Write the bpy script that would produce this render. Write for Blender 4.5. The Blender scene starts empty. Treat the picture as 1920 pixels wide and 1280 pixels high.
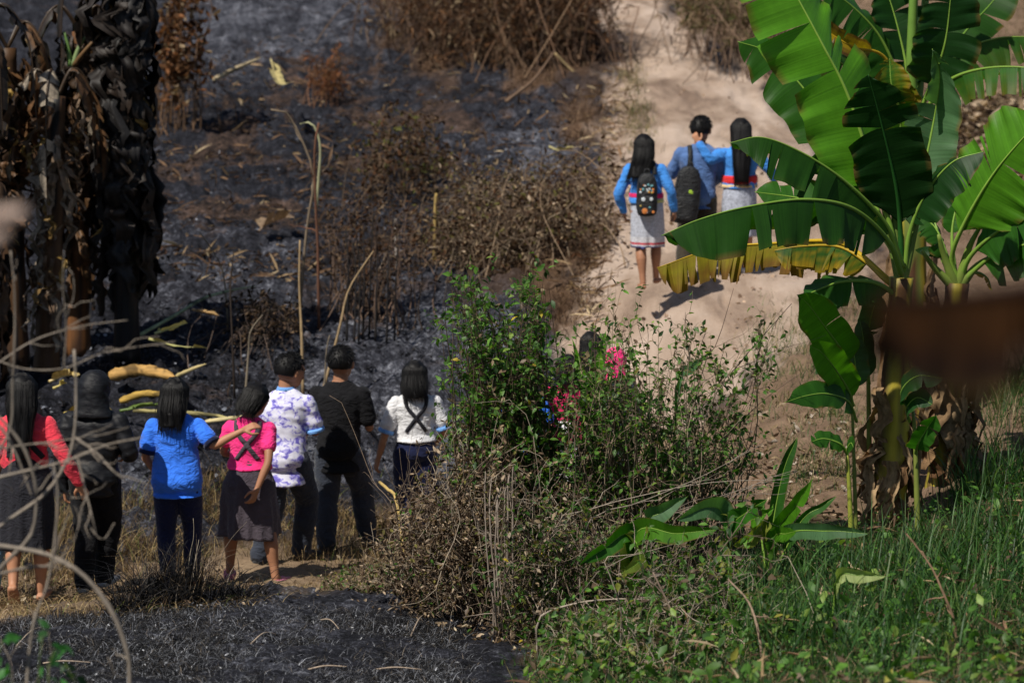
import bpy, math, random
import numpy as np
from mathutils import Vector, Matrix, Euler
from mathutils.bvhtree import BVHTree

random.seed(7)
RNG = np.random.default_rng(11)
scene = bpy.context.scene
col = scene.collection
F_PX, PITCH = 5000.0, 0.14
CP, SP = math.cos(PITCH), math.sin(PITCH)

# ------------------------------------------------------------------ camera geometry
def P(px, py, d):
    """World point at distance d (along world Y) seen at photo pixel px, py."""
    x = (np.asarray(px, float) - 960) / F_PX
    v = -(np.asarray(py, float) - 640) / F_PX
    dy = CP + v * SP
    k = np.asarray(d, float) / dy
    return np.stack([x * k, np.broadcast_to(np.asarray(d, float), np.shape(k)), (-SP + v * CP) * k], -1)

def to_px(X):
    X = np.asarray(X, float)
    f = X[..., 1] * CP - X[..., 2] * SP
    u = X[..., 1] * SP + X[..., 2] * CP
    f = np.maximum(f, 0.2)
    return 960 + F_PX * X[..., 0] / f, 640 - F_PX * u / f

# ------------------------------------------------------------------ noise
def _hash(ix, iy, iz, seed):
    h = (ix * 374761393 + iy * 668265263 + iz * 2147483647 + seed * 1274126177) & 0xFFFFFFFF
    h = ((h ^ (h >> 13)) * 1274126177) & 0xFFFFFFFF
    return ((h ^ (h >> 16)) & 0xFFFF) / 65535.0

def vnoise(p, seed=0):
    p = np.asarray(p, float)
    i = np.floor(p).astype(np.int64)
    f = p - i
    f = f * f * (3 - 2 * f)
    r = 0
    for dx in (0, 1):
        wx = f[:, 0] if dx else 1 - f[:, 0]
        for dy in (0, 1):
            wy = f[:, 1] if dy else 1 - f[:, 1]
            for dz in (0, 1):
                wz = f[:, 2] if dz else 1 - f[:, 2]
                r = r + wx * wy * wz * _hash(i[:, 0] + dx, i[:, 1] + dy, i[:, 2] + dz, seed)
    return r * 2 - 1

def fbm(p, octv=4, seed=0, gain=.5):
    p = np.asarray(p, float)
    a, s, r = 1.0, 1.0, 0
    for o in range(octv):
        r = r + a * vnoise(p * s, seed + o * 17)
        a *= gain
        s *= 2.03
    return r

# ------------------------------------------------------------------ meshes
def mk_mesh(name, V, Fs, mat=None, colr=None, uv=None, smooth=True):
    V = np.ascontiguousarray(V, np.float32)
    Fs = [np.asarray(f, np.int32) for f in Fs if len(f)]
    me = bpy.data.meshes.new(name)
    me.vertices.add(len(V))
    me.vertices.foreach_set('co', V.ravel())
    loops = np.concatenate([f.ravel() for f in Fs])
    starts, s = [], 0
    for f in Fs:
        n, k = f.shape
        starts.append(s + np.arange(n) * k)
        s += n * k
    starts = np.concatenate(starts).astype(np.int32)
    me.loops.add(len(loops))
    me.loops.foreach_set('vertex_index', loops)
    me.polygons.add(len(starts))
    me.polygons.foreach_set('loop_start', starts)
    me.polygons.foreach_set('use_smooth', np.full(len(starts), smooth))
    me.update(calc_edges=True)
    me.validate()
    if colr is not None:
        c = np.ones((len(V), 4), np.float32)
        c[:, :3] = np.clip(colr, 0, 1)
        a = me.color_attributes.new('Col', 'FLOAT_COLOR', 'POINT')
        a.data.foreach_set('color', c.ravel())
    if uv is not None:
        l = me.uv_layers.new(name='UVMap')
        l.data.foreach_set('uv', np.asarray(uv, np.float32)[loops].ravel())
    if mat is not None:
        for m in (mat if isinstance(mat, (list, tuple)) else [mat]):
            me.materials.append(m)
    return me

def tag(o, label=None, cat=None, group=None, kind=None):
    if label: o['label'] = label
    if cat: o['category'] = cat
    if group: o['group'] = group
    if kind: o['kind'] = kind
    return o

def add(name, V, Fs, mat, parent=None, origin=None, colr=None, uv=None, smooth=True):
    V = np.asarray(V, float)
    if origin is not None:
        V = V - np.asarray(origin, float)
    o = bpy.data.objects.new(name, mk_mesh(name, V, Fs, mat, colr, uv, smooth))
    col.objects.link(o)
    if parent is not None:
        o.parent = parent
    elif origin is not None:
        o.location = [float(a) for a in origin]
    return o

def empty(name, loc, rz=0.0, label=None, cat=None, group=None):
    o = bpy.data.objects.new(name, None)
    o.empty_display_size = .1
    col.objects.link(o)
    o.location = [float(a) for a in loc]
    o.rotation_euler = (0, 0, rz)
    return tag(o, label, cat, group)

def merge(parts):
    """parts: list of (V, [faces...]) -> V, [faces...]"""
    Vs, Fs, off = [], {}, 0
    for V, fl in parts:
        V = np.asarray(V, float)
        Vs.append(V)
        for f in fl:
            f = np.asarray(f, int)
            if len(f):
                Fs.setdefault(f.shape[1], []).append(f + off)
        off += len(V)
    return np.concatenate(Vs), [np.concatenate(v) for v in Fs.values()]

def crs(pts, n):
    """Catmull-Rom resample to n points."""
    p = np.asarray(pts, float)
    k = len(p)
    if k == 2:
        t = np.linspace(0, 1, n)[:, None]
        return p[0] * (1 - t) + p[1] * t
    e = np.concatenate([[2 * p[0] - p[1]], p, [2 * p[-1] - p[-2]]])
    seg = np.linalg.norm(np.diff(p, axis=0), axis=1)
    cum = np.concatenate([[0], np.cumsum(seg)])
    s = np.linspace(0, cum[-1], n)
    i = np.clip(np.searchsorted(cum, s, side='right') - 1, 0, k - 2)
    t = ((s - cum[i]) / np.maximum(seg[i], 1e-9))[:, None]
    a, b, c, d = e[i], e[i + 1], e[i + 2], e[i + 3]
    return .5 * ((2 * b) + (-a + c) * t + (2 * a - 5 * b + 4 * c - d) * t ** 2 + (-a + 3 * b - 3 * c + d) * t ** 3)

def tube(pts, rad, sides=6, caps=True):
    p = np.asarray(pts, float)
    n = len(p)
    r = np.broadcast_to(np.asarray(rad, float), (n,))
    t = np.gradient(p, axis=0)
    t /= np.maximum(np.linalg.norm(t, axis=1, keepdims=True), 1e-9)
    ref = np.array([0, 0, 1.]) if abs(t[n // 2, 2]) < .8 else np.array([1., 0, 0])
    a = np.cross(t, ref)
    a /= np.maximum(np.linalg.norm(a, axis=1, keepdims=True), 1e-9)
    b = np.cross(t, a)
    th = np.arange(sides) / sides * 2 * math.pi
    V = p[:, None] + r[:, None, None] * (a[:, None] * np.cos(th)[None, :, None] + b[:, None] * np.sin(th)[None, :, None])
    V = V.reshape(-1, 3)
    i = np.arange(n - 1)[:, None] * sides
    j = np.arange(sides)[None]
    k = (j + 1) % sides
    Q = np.stack([i + j, i + k, i + sides + k, i + sides + j], -1).reshape(-1, 4)
    fl = [Q]
    if caps:
        V = np.concatenate([V, p[:1], p[-1:]])
        c0, c1 = n * sides, n * sides + 1
        jj, kk = np.arange(sides), (np.arange(sides) + 1) % sides
        fl.append(np.concatenate([np.stack([np.full(sides, c0), kk, jj], -1),
                                  np.stack([np.full(sides, c1), (n - 1) * sides + jj, (n - 1) * sides + kk], -1)]))
    return V, fl

def limb(pts, rad, sides=12, n=14):
    """Closed tapered tube with rounded ends."""
    p = crs(pts, n)
    seg = np.concatenate([[0], np.cumsum(np.linalg.norm(np.diff(np.asarray(pts, float), axis=0), axis=1))])
    s = np.linspace(0, seg[-1], n)
    r = np.interp(s, seg, rad)
    d0, d1 = p[0] - p[1], p[-1] - p[-2]
    d0 /= np.linalg.norm(d0); d1 /= np.linalg.norm(d1)
    p = np.concatenate([[p[0] + d0 * r[0] * .9, p[0] + d0 * r[0] * .6], p, [p[-1] + d1 * r[-1] * .6, p[-1] + d1 * r[-1] * .9]])
    r = np.concatenate([[r[0] * .35, r[0] * .8], r, [r[-1] * .8, r[-1] * .35]])
    return tube(p, r, sides)

def loft(rings, seg=24, power=2.0):
    """rings: (cx,cy,cz,rx,ry) horizontal super-ellipses bottom to top, capped."""
    th = np.arange(seg) / seg * 2 * math.pi
    c, s = np.cos(th), np.sin(th)
    c = np.sign(c) * np.abs(c) ** (2 / power)
    s = np.sign(s) * np.abs(s) ** (2 / power)
    V = []
    for cx, cy, cz, rx, ry in rings:
        V.append(np.stack([cx + rx * c, cy + ry * s, np.full(seg, cz)], -1))
    n = len(rings)
    V.append(np.array([[rings[0][0], rings[0][1], rings[0][2]], [rings[-1][0], rings[-1][1], rings[-1][2]]]))
    V = np.concatenate(V)
    i = np.arange(n - 1)[:, None] * seg
    j = np.arange(seg)[None]
    k = (j + 1) % seg
    Q = np.stack([i + j, i + k, i + seg + k, i + seg + j], -1).reshape(-1, 4)
    jj, kk = np.arange(seg), (np.arange(seg) + 1) % seg
    T = np.concatenate([np.stack([np.full(seg, n * seg), kk, jj], -1),
                        np.stack([np.full(seg, n * seg + 1), (n - 1) * seg + jj, (n - 1) * seg + kk], -1)])
    return V, [Q, T]

def ellipsoid(c, r, nu=20, nv=14):
    rings = []
    for i in range(1, nv):
        a = math.pi * i / nv
        rings.append((c[0], c[1], c[2] - r[2] * math.cos(a), r[0] * math.sin(a), r[1] * math.sin(a)))
    V, Fl = loft(rings, nu)
    V[-2, 2] = c[2] - r[2]
    V[-1, 2] = c[2] + r[2]
    return V, Fl

def normals(V, Fs):
    N = np.zeros_like(V)
    for f in Fs:
        n = np.cross(V[f[:, 1]] - V[f[:, 0]], V[f[:, 2]] - V[f[:, 0]])
        for k in range(f.shape[1]):
            np.add.at(N, f[:, k], n)
    return N / np.maximum(np.linalg.norm(N, axis=1, keepdims=True), 1e-12)

def remesh(V, Fs, voxel, smooth=3):
    """One continuous skin over overlapping closed pieces."""
    o = bpy.data.objects.new('tmp', mk_mesh('tmp', V, Fs))
    col.objects.link(o)
    m = o.modifiers.new('r', 'REMESH')
    m.mode = 'VOXEL'; m.voxel_size = voxel
    if smooth:
        s = o.modifiers.new('s', 'SMOOTH')
        s.factor = .5; s.iterations = smooth
    dg = bpy.context.evaluated_depsgraph_get()
    ev = o.evaluated_get(dg)
    me = ev.to_mesh()
    n = len(me.vertices)
    W = np.empty(n * 3, np.float32); me.vertices.foreach_get('co', W)
    lt = np.empty(len(me.polygons), np.int32); me.polygons.foreach_get('loop_total', lt)
    li = np.empty(len(me.loops), np.int32); me.loops.foreach_get('vertex_index', li)
    ls = np.empty(len(me.polygons), np.int32); me.polygons.foreach_get('loop_start', ls)
    out = []
    for k in np.unique(lt):
        st = ls[lt == k]
        out.append(li[st[:, None] + np.arange(k)[None]])
    ev.to_mesh_clear()
    base = o.data
    bpy.data.objects.remove(o)
    bpy.data.meshes.remove(base)
    return W.reshape(-1, 3).astype(float), out

# many small copies of one template as a single foliage mesh
LEAF = (np.array([[0, 0, 0], [-.27, .38, .07], [0, .42, 0], [.27, .38, .07], [-.17, .74, .02], [0, .75, -.04], [.17, .74, .02], [0, 1.05, -.14]]),
        [np.array([[0, 2, 1], [0, 3, 2], [4, 5, 7], [5, 6, 7]]), np.array([[1, 2, 5, 4], [2, 3, 6, 5]])])
CURL = (np.array([[0, 0, 0], [-.2, .3, .16], [0, .34, -.03], [.22, .3, .1], [-.1, .62, .3], [0, .7, .02], [.2, .6, .22], [.07, .9, .28]]),
        [np.array([[0, 2, 1], [0, 3, 2], [4, 5, 7], [5, 6, 7]]), np.array([[1, 2, 5, 4], [2, 3, 6, 5]])])
ROUND = (np.array([[0, 0, 0], [-.38, .2, .05], [0, .3, 0], [.38, .2, .05], [-.4, .62, .06], [0, .6, -.02], [.4, .62, .06], [0, .98, -.05]]),
         [np.array([[0, 2, 1], [0, 3, 2], [4, 5, 7], [5, 6, 7]]), np.array([[1, 2, 5, 4], [2, 3, 6, 5]])])

def norm(a):
    return a / np.maximum(np.linalg.norm(a, axis=-1, keepdims=True), 1e-9)

def scatter(tmpl, pos, axis, nrm, size, colr):
    TV, TF = tmpl
    y = norm(axis)
    z = norm(nrm - (nrm * y).sum(-1, keepdims=True) * y)
    x = np.cross(y, z)
    s = np.asarray(size)[:, None, None]
    V = pos[:, None] + s * (TV[None, :, 0:1] * x[:, None] + TV[None, :, 1:2] * y[:, None] + TV[None, :, 2:3] * z[:, None])
    n, k = len(pos), len(TV)
    off = (np.arange(n) * k)[:, None, None]
    Fs = [(f[None] + off).reshape(-1, f.shape[1]) for f in TF]
    C = np.repeat(colr, k, axis=0)
    return V.reshape(-1, 3), Fs, C

def blades(pos, height, az, lean, width, colr, segs=5, droop=.6, rng=RNG):
    """Grass blades as tapering arched ribbons."""
    n = len(pos)
    t = np.linspace(0, 1, segs + 1)
    d = np.stack([np.cos(az), np.sin(az), np.zeros(n)], -1)
    side = np.stack([-np.sin(az + rng.normal(0, .5, n)), np.cos(az), np.zeros(n)], -1)
    out = lean[:, None] * height[:, None] * t[None] ** 1.8
    up = height[:, None] * (t[None] - droop * lean[:, None] * t[None] ** 3 * .6)
    C = pos[:, None] + d[:, None] * out[..., None] + np.array([0, 0, 1.]) * up[..., None]
    w = width[:, None] * (1 - t[None] ** 1.6) * .5 + .0004
    V = np.stack([C - side[:, None] * w[..., None], C + side[:, None] * w[..., None]], 2).reshape(-1, 3)
    k = 2 * (segs + 1)
    q = np.array([[2 * i, 2 * i + 1, 2 * i + 3, 2 * i + 2] for i in range(segs)])
    Q = (q[None] + (np.arange(n) * k)[:, None, None]).reshape(-1, 4)
    return V, [Q], np.repeat(colr, k, axis=0)

def in_poly(x, y, poly):
    x = np.asarray(x); y = np.asarray(y)
    r = np.zeros(x.shape, bool)
    p = np.asarray(poly, float)
    j = len(p) - 1
    for i in range(len(p)):
        c = ((p[i, 1] > y) != (p[j, 1] > y)) & (x < (p[j, 0] - p[i, 0]) * (y - p[i, 1]) / (p[j, 1] - p[i, 1] + 1e-12) + p[i, 0])
        r ^= c
        j = i
    return r

def poly_dist(x, y, poly):
    """signed distance, positive inside (pixels)"""
    p = np.asarray(poly, float)
    q = np.roll(p, -1, 0)
    best = np.full(x.shape, 1e9)
    for a, b in zip(p, q):
        ab = b - a
        t = np.clip(((x - a[0]) * ab[0] + (y - a[1]) * ab[1]) / (ab @ ab + 1e-9), 0, 1)
        best = np.minimum(best, np.hypot(x - a[0] - t * ab[0], y - a[1] - t * ab[1]))
    return np.where(in_poly(x, y, poly), best, -best)

def sample_poly(poly, n, rng=RNG):
    p = np.asarray(poly, float)
    lo, hi = p.min(0), p.max(0)
    out = np.zeros((0, 2))
    while len(out) < n:
        q = rng.uniform(lo, hi, (n * 2, 2))
        out = np.concatenate([out, q[in_poly(q[:, 0], q[:, 1], p)]])
    return out[:n]

# ------------------------------------------------------------------ materials
def nt(name):
    m = bpy.data.materials.new(name)
    m.use_nodes = True
    t = m.node_tree
    return m, t, t.nodes, t.links, t.nodes['Principled BSDF'], t.nodes['Material Output']

def N_(t, typ, **kw):
    n = t.nodes.new(typ)
    for k, v in kw.items():
        if k in n.inputs.keys() if hasattr(n.inputs, 'keys') else False:
            n.inputs[k].default_value = v
        else:
            setattr(n, k, v)
    return n

def ramp(t, stops, interp='LINEAR'):
    r = t.nodes.new('ShaderNodeValToRGB')
    r.color_ramp.interpolation = interp
    e = r.color_ramp.elements
    while len(e) > 1: e.remove(e[-1])
    e[0].position = stops[0][0]; e[0].color = (*stops[0][1], 1)
    for p, c in stops[1:]:
        x = e.new(p); x.color = (*c, 1)
    return r

def noise_node(t, scale, detail=4, rough=.55, vec=None, dist=0.0):
    n = t.nodes.new('ShaderNodeTexNoise')
    n.inputs['Scale'].default_value = scale
    n.inputs['Detail'].default_value = detail
    n.inputs['Roughness'].default_value = rough
    n.inputs['Distortion'].default_value = dist
    if vec is not None: t.links.new(vec, n.inputs['Vector'])
    return n

def mixc(t, a, b, fac, mode='MIX'):
    m = t.nodes.new('ShaderNodeMix')
    m.data_type = 'RGBA'; m.blend_type = mode
    for s, v in ((6, a), (7, b), (0, fac)):
        if hasattr(v, 'is_linked') or hasattr(v, 'links'):
            t.links.new(v, m.inputs[s])
        elif s == 0:
            m.inputs[0].default_value = v
        else:
            m.inputs[s].default_value = (*v, 1)
    return m.outputs[2]

def mapping(t, vec, scale):
    m = t.nodes.new('ShaderNodeMapping')
    m.inputs['Scale'].default_value = scale
    t.links.new(vec, m.inputs['Vector'])
    return m.outputs[0]

def bump(t, h, strength=.3, dist=.01):
    b = t.nodes.new('ShaderNodeBump')
    b.inputs['Strength'].default_value = strength
    b.inputs['Distance'].default_value = dist
    t.links.new(h, b.inputs['Height'])
    return b.outputs[0]

def foliage_mat(name, rough=.5, transl=.35, spec=.35, vary=.35, scale=25, tint=(1.15, 1.25, .55), stripes=False):
    m, t, n, l, b, o = nt(name)
    a = n.new('ShaderNodeAttribute'); a.attribute_name = 'Col'
    tc = n.new('ShaderNodeTexCoord')
    ns = noise_node(t, scale, 4, .6, tc.outputs['Object'])
    r = ramp(t, [(.25, (1 - vary,) * 3), (.75, (1 + vary,) * 3)])
    l.new(ns.outputs[0], r.inputs[0])
    c = mixc(t, a.outputs['Color'], r.outputs[0], 1.0, 'MULTIPLY')
    if stripes:
        uv = n.new('ShaderNodeUVMap'); uv.uv_map = 'UVMap'
        s = noise_node(t, 1.0, 3, .6, mapping(t, uv.outputs[0], (70, .7, 1)))
        r2 = ramp(t, [(.3, (.78, .8, .7)), (.7, (1.18, 1.15, 1.1))])
        l.new(s.outputs[0], r2.inputs[0])
        c = mixc(t, c, r2.outputs[0], 1.0, 'MULTIPLY')
        l.new(bump(t, s.outputs[0], .25, .006), b.inputs['Normal'])
    else:
        l.new(bump(t, ns.outputs[0], .25, .004), b.inputs['Normal'])
    l.new(c, b.inputs['Base Color'])
    b.inputs['Roughness'].default_value = rough
    b.inputs['Specular IOR Level'].default_value = spec
    if transl > 0:
        tr = n.new('ShaderNodeBsdfTranslucent')
        l.new(mixc(t, c, tint, 1.0, 'MULTIPLY'), tr.inputs['Color'])
        mx = n.new('ShaderNodeMixShader'); mx.inputs[0].default_value = transl
        l.new(b.outputs[0], mx.inputs[1]); l.new(tr.outputs[0], mx.inputs[2])
        l.new(mx.outputs[0], o.inputs['Surface'])
    return m

def bark_mat(name, rough=.8, vary=.4, scale=30, stretch=(1, 1, .15), bmp=.5):
    m, t, n, l, b, o = nt(name)
    a = n.new('ShaderNodeAttribute'); a.attribute_name = 'Col'
    tc = n.new('ShaderNodeTexCoord')
    ns = noise_node(t, scale, 5, .65, mapping(t, tc.outputs['Object'], stretch))
    r = ramp(t, [(.28, (1 - vary,) * 3), (.72, (1 + vary,) * 3)])
    l.new(ns.outputs[0], r.inputs[0])
    l.new(mixc(t, a.outputs['Color'], r.outputs[0], 1.0, 'MULTIPLY'), b.inputs['Base Color'])
    l.new(bump(t, ns.outputs[0], bmp, .01), b.inputs['Normal'])
    b.inputs['Roughness'].default_value = rough
    b.inputs['Specular IOR Level'].default_value = .25
    return m

def cloth_mat(name, c, rough=.88, vary=.12, weave=900, sheen=.15, spec=.2):
    m, t, n, l, b, o = nt(name)
    tc = n.new('ShaderNodeTexCoord')
    ns = noise_node(t, 9, 4, .6, tc.outputs['Object'])
    r = ramp(t, [(.3, tuple(x * (1 - vary) for x in c)), (.7, tuple(min(1, x * (1 + vary)) for x in c))])
    l.new(ns.outputs[0], r.inputs[0])
    l.new(r.outputs[0], b.inputs['Base Color'])
    w = noise_node(t, weave, 2, .5, tc.outputs['Object'])
    nb = bump(t, w.outputs[0], .25, .001)
    if sheen > 0:   # creases in the cloth
        cr = noise_node(t, 7, 3, .5, mapping(t, tc.outputs['Object'], (1.2, 1.2, 2.0)), 1.6)
        rr = ramp(t, [(.36, (0, 0, 0)), (.5, (1, 1, 1)), (.64, (0, 0, 0))])
        l.new(cr.outputs[0], rr.inputs[0])
        b2 = n.new('ShaderNodeBump'); b2.inputs['Strength'].default_value = .45; b2.inputs['Distance'].default_value = .012
        l.new(rr.outputs[0], b2.inputs['Height']); l.new(nb, b2.inputs['Normal'])
        nb = b2.outputs[0]
    l.new(nb, b.inputs['Normal'])
    b.inputs['Roughness'].default_value = rough
    b.inputs['Sheen Weight'].default_value = sheen
    b.inputs['Specular IOR Level'].default_value = spec
    return m
# ------------------------------------------------------------------ terrain
PROFILE = {   # photo column -> (row, distance) of the ground seen there
 -500: [(1280, 12.4), (1170, 15.4), (1130, 17.6), (1040, 19.4), (950, 21), (850, 22.6), (700, 24.8), (500, 29.5), (250, 38), (0, 52), (-300, 76)],
 0: [(1280, 13), (1160, 16.0), (1128, 18.2), (1050, 19.9), (950, 21.5), (850, 23), (700, 25), (500, 29.5), (250, 38), (0, 52), (-300, 76)],
 200: [(1280, 13), (1180, 14.7), (1130, 16.0), (1138, 17.2), (1120, 18.8), (1050, 20.3), (950, 21.8), (850, 23.1), (700, 25), (500, 29.5), (250, 38), (0, 52), (-300, 76)],
 400: [(1280, 13), (1200, 14.3), (1118, 15.9), (1136, 17.2), (1112, 19.4), (1045, 20.8), (950, 22), (850, 23.2), (750, 24.5), (640, 26.2), (500, 29.5), (380, 33), (250, 38), (120, 44), (0, 52), (-300, 76)],
 640: [(1280, 13.2), (1200, 14.5), (1122, 16.0), (1125, 17.4), (1092, 19.9), (1035, 21.3), (950, 22.3), (850, 23.5), (750, 24.7), (640, 26.5), (500, 29.8), (380, 33.3), (250, 38.3), (120, 44.5), (0, 52.5), (-300, 76)],
 820: [(1280, 13.6), (1190, 15.2), (1130, 16.4), (1110, 18), (1070, 20.2), (1020, 21.8), (950, 22.8), (850, 24), (750, 25.2), (640, 26.9), (500, 30), (380, 33.5), (250, 38.5), (120, 45), (0, 53), (-300, 77)],
 1050: [(1280, 14.2), (1150, 16.5), (1080, 18.5), (1010, 21.5), (945, 24), (840, 25), (720, 26), (610, 27), (500, 29), (380, 32), (250, 36.8), (120, 43.5), (0, 52), (-300, 76)],
 1150: [(1280, 13.9), (1150, 16), (1060, 18.4), (985, 21), (925, 23.6), (830, 24.6), (740, 25.3), (650, 26.1), (580, 26.9), (520, 27.8), (400, 30.6), (250, 36.4), (120, 43), (0, 52.5), (-300, 76)],
 1250: [(1280, 13.5), (1150, 15.6), (1040, 17.8), (950, 20.2), (850, 22.6), (750, 24.2), (650, 25.5), (580, 26.4), (520, 27.5), (400, 30.5), (250, 36), (120, 43), (0, 53), (-300, 77)],
 1500: [(1280, 12.3), (1150, 14.3), (1000, 16.8), (900, 18.6), (800, 20.4), (700, 22.4), (600, 24.8), (520, 27), (400, 30.5), (250, 36.5), (120, 44), (0, 54), (-300, 78)],
 1700: [(1280, 12), (1150, 14), (990, 17), (900, 18.8), (800, 20.5), (700, 22.5), (600, 25), (500, 27.6), (380, 31.2), (250, 36.5), (120, 44), (0, 54), (-300, 78)],
 1950: [(1280, 11.8), (1150, 13.8), (1000, 16.2), (900, 18), (820, 19.5), (700, 22), (600, 24.5), (500, 27), (380, 31), (250, 36), (120, 43), (0, 53), (-300, 77)],
 2500: [(1280, 11.6), (1150, 13.6), (1000, 16), (900, 17.8), (820, 19.3), (700, 21.8), (600, 24.3), (500, 27), (380, 31), (250, 36), (120, 43), (0, 53), (-300, 77)],
}
_DG = np.arange(-8, 200.01, .25)
_cols = sorted(PROFILE)
_UC = np.array([(c - 960) / F_PX for c in _cols])
_tab = []
for c in _cols:
    pr = PROFILE[c]
    d = np.array([-8., 0, 3] + [q[1] for q in pr] + [120., 200.])
    z = np.array([-1.75, -1.75, -1.8] + [float(P(c, q[0], q[1])[2]) for q in pr] + [7.5, 9.0])
    _tab.append(np.interp(_DG, d, z))
_tab = np.array(_tab)
_ker = np.exp(-.5 * (np.arange(-6, 7) / 2.0) ** 2); _ker /= _ker.sum()
_pad = np.pad(_tab, ((0, 0), (6, 6)), mode='edge')
_tab = np.array([np.convolve(r, _ker, 'valid') for r in _pad])
_UF = np.linspace(-.32, .34, 133)
_tf = np.array([np.interp(_UF, _UC, _tab[:, k]) for k in range(_tab.shape[1])]).T
_k2 = np.exp(-.5 * (np.arange(-7, 8) / 2.6) ** 2); _k2 /= _k2.sum()
_tf = np.array([np.convolve(np.pad(c, 7, mode='edge'), _k2, 'valid') for c in _tf.T]).T

def zg(x, y):
    x = np.asarray(x, float); y = np.asarray(y, float)
    u = np.clip(x / np.maximum(y, 4.), -.319, .339)
    fu = (u + .32) / (_UF[1] - _UF[0])
    fd = np.clip((y + 8) / .25, 0, len(_DG) - 1.001)
    i = np.clip(fu.astype(int), 0, len(_UF) - 2); a = fu - i
    j = fd.astype(int); b = fd - j
    return (_tf[i, j] * (1 - a) * (1 - b) + _tf[i + 1, j] * a * (1 - b) + _tf[i, j + 1] * (1 - a) * b + _tf[i + 1, j + 1] * a * b)

def G(px, py, dmin=9.0, dmax=90.0):
    """Ground point(s) seen at a photo pixel."""
    px = np.atleast_1d(np.asarray(px, float)); py = np.atleast_1d(np.asarray(py, float))
    res = []
    ds = np.geomspace(dmin, dmax, 300)
    for s in range(0, len(px), 4000):
        a, b = px[s:s + 4000], py[s:s + 4000]
        X = P(a[:, None], b[:, None], ds[None])
        below = X[..., 2] < zg(X[..., 0], X[..., 1])
        k = np.where(below.any(1), below.argmax(1), len(ds) - 1)
        hi = ds[k]; lo = ds[np.maximum(k - 1, 0)]
        for _ in range(12):
            m = .5 * (lo + hi)
            Y = P(a, b, m)
            u = Y[:, 2] < zg(Y[:, 0], Y[:, 1])
            hi = np.where(u, m, hi); lo = np.where(u, lo, m)
        Y = P(a, b, hi)
        Y[:, 2] = zg(Y[:, 0], Y[:, 1])
        res.append(Y)
    return np.concatenate(res)

def on_ground(px, d):
    """Ground point at photo column px and distance d."""
    z = float(P(px, 640, d)[2])
    for _ in range(6):
        py = 640 + F_PX * 0
        x = (px - 960) / F_PX * (d * CP - z * SP)
        z = float(zg(x, d))
    return np.array([x, d, z])

# soil regions, outlined on the ground
PATH_POLY = [(1112, -80), (1128, 60), (1142, 140), (1138, 260), (1128, 400), (1108, 500), (1092, 580), (1060, 640), (1120, 760),
             (1260, 800), (1390, 740), (1480, 640), (1600, 530), (1640, 470), (1600, 380), (1530, 260), (1440, 170), (1350, 100), (1262, 30), (1232, -80)]
TRAIL_POLY = [(-300, 1175), (-300, 1085), (0, 1082), (240, 1070), (420, 1040), (600, 1020), (760, 985), (900, 960), (1100, 860), (1200, 740),
              (1330, 800), (1150, 960), (960, 1050), (760, 1100), (480, 1140), (200, 1150), (60, 1162)]
DRY_POLY = [(720, -60), (1115, -60), (1130, 130), (1135, 420), (1100, 560), (1060, 640), (1000, 540), (900, 480), (1050, 330), (1060, 180), (900, 110), (740, 80)]
RIGHT_POLY = [(1235, -80), (1270, 30), (1440, 160), (1530, 260), (1600, 380), (1640, 480), (1560, 560), (1480, 640), (1390, 740), (1330, 800), (1150, 960),
              (1010, 1120), (980, 1300), (2700, 1300), (2700, -80)]
GREEN_POLY = [(960, 1300), (1050, 1150), (1150, 1040), (1350, 1000), (1600, 985), (1760, 950), (2000, 900), (2700, 880), (2700, 1300)]

def soil_masks(V):
    px, py = to_px(V)
    w = 34 * fbm(np.stack([px / 50, py / 24, px * 0], -1), 5, 5)
    w2 = 40 * fbm(np.stack([px / 90, py / 40, px * 0], -1), 4, 9)
    sm = lambda d, k: np.clip(d / k + .5, 0, 1)
    path = sm(poly_dist(px, py, PATH_POLY) + w * .8, 36)
    trail = sm(poly_dist(px, py, TRAIL_POLY) + w * .7, 34)
    dry = sm(poly_dist(px, py, DRY_POLY) + w2 * 1.6, 90)
    right = sm(poly_dist(px, py, RIGHT_POLY) + w, 50)
    green = sm(poly_dist(px, py, GREEN_POLY) + w, 60)
    mound = sm(poly_dist(px, py, MOUND_POLY) + w * .35, 26) * (V[:, 1] < 17.4)
    return path * (1 - mound), trail * (1 - mound), dry, right * (1 - mound), green * (1 - mound)

BROWN_POLYS = [[(330, 395), (400, 370), (480, 385), (560, 395), (500, 440), (380, 440)], [(450, 185), (520, 165), (590, 180), (540, 210), (460, 205)], [(350, 250), (420, 205), (500, 230), (470, 300), (380, 300)],
               [(600, 195), (680, 185), (670, 215), (610, 215)], [(700, 205), (860, 195), (960, 215), (880, 245), (720, 235)], [(290, 330), (360, 320), (330, 370), (290, 360)], [(940, 150), (1010, 150), (1000, 172), (930, 170)],
               [(480, 120), (640, 95), (700, 130), (560, 150)], [(640, 300), (720, 270), (760, 310), (680, 340)]]
ASH_POLYS = [[(300, -40), (700, -40), (690, 70), (560, 110), (380, 130), (300, 90)], [(560, 620), (640, 560), (900, 520), (1010, 640), (900, 800), (700, 900), (520, 860), (480, 700)], [(860, 250), (1060, 230), (1150, 300), (1000, 350), (860, 320)],
             [(250, 470), (420, 450), (560, 500), (520, 560), (330, 560)], [(300, 1180), (480, 1140), (680, 1150), (620, 1230), (380, 1240)], [(230, 880), (320, 880), (300, 980), (230, 990)]]
MOUND_POLY = [(-500, 1195), (0, 1168), (230, 1138), (480, 1119), (740, 1124), (880, 1165), (950, 1310), (-500, 1310)]
xs_near = np.linspace(-.27, .27, 620)
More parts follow.
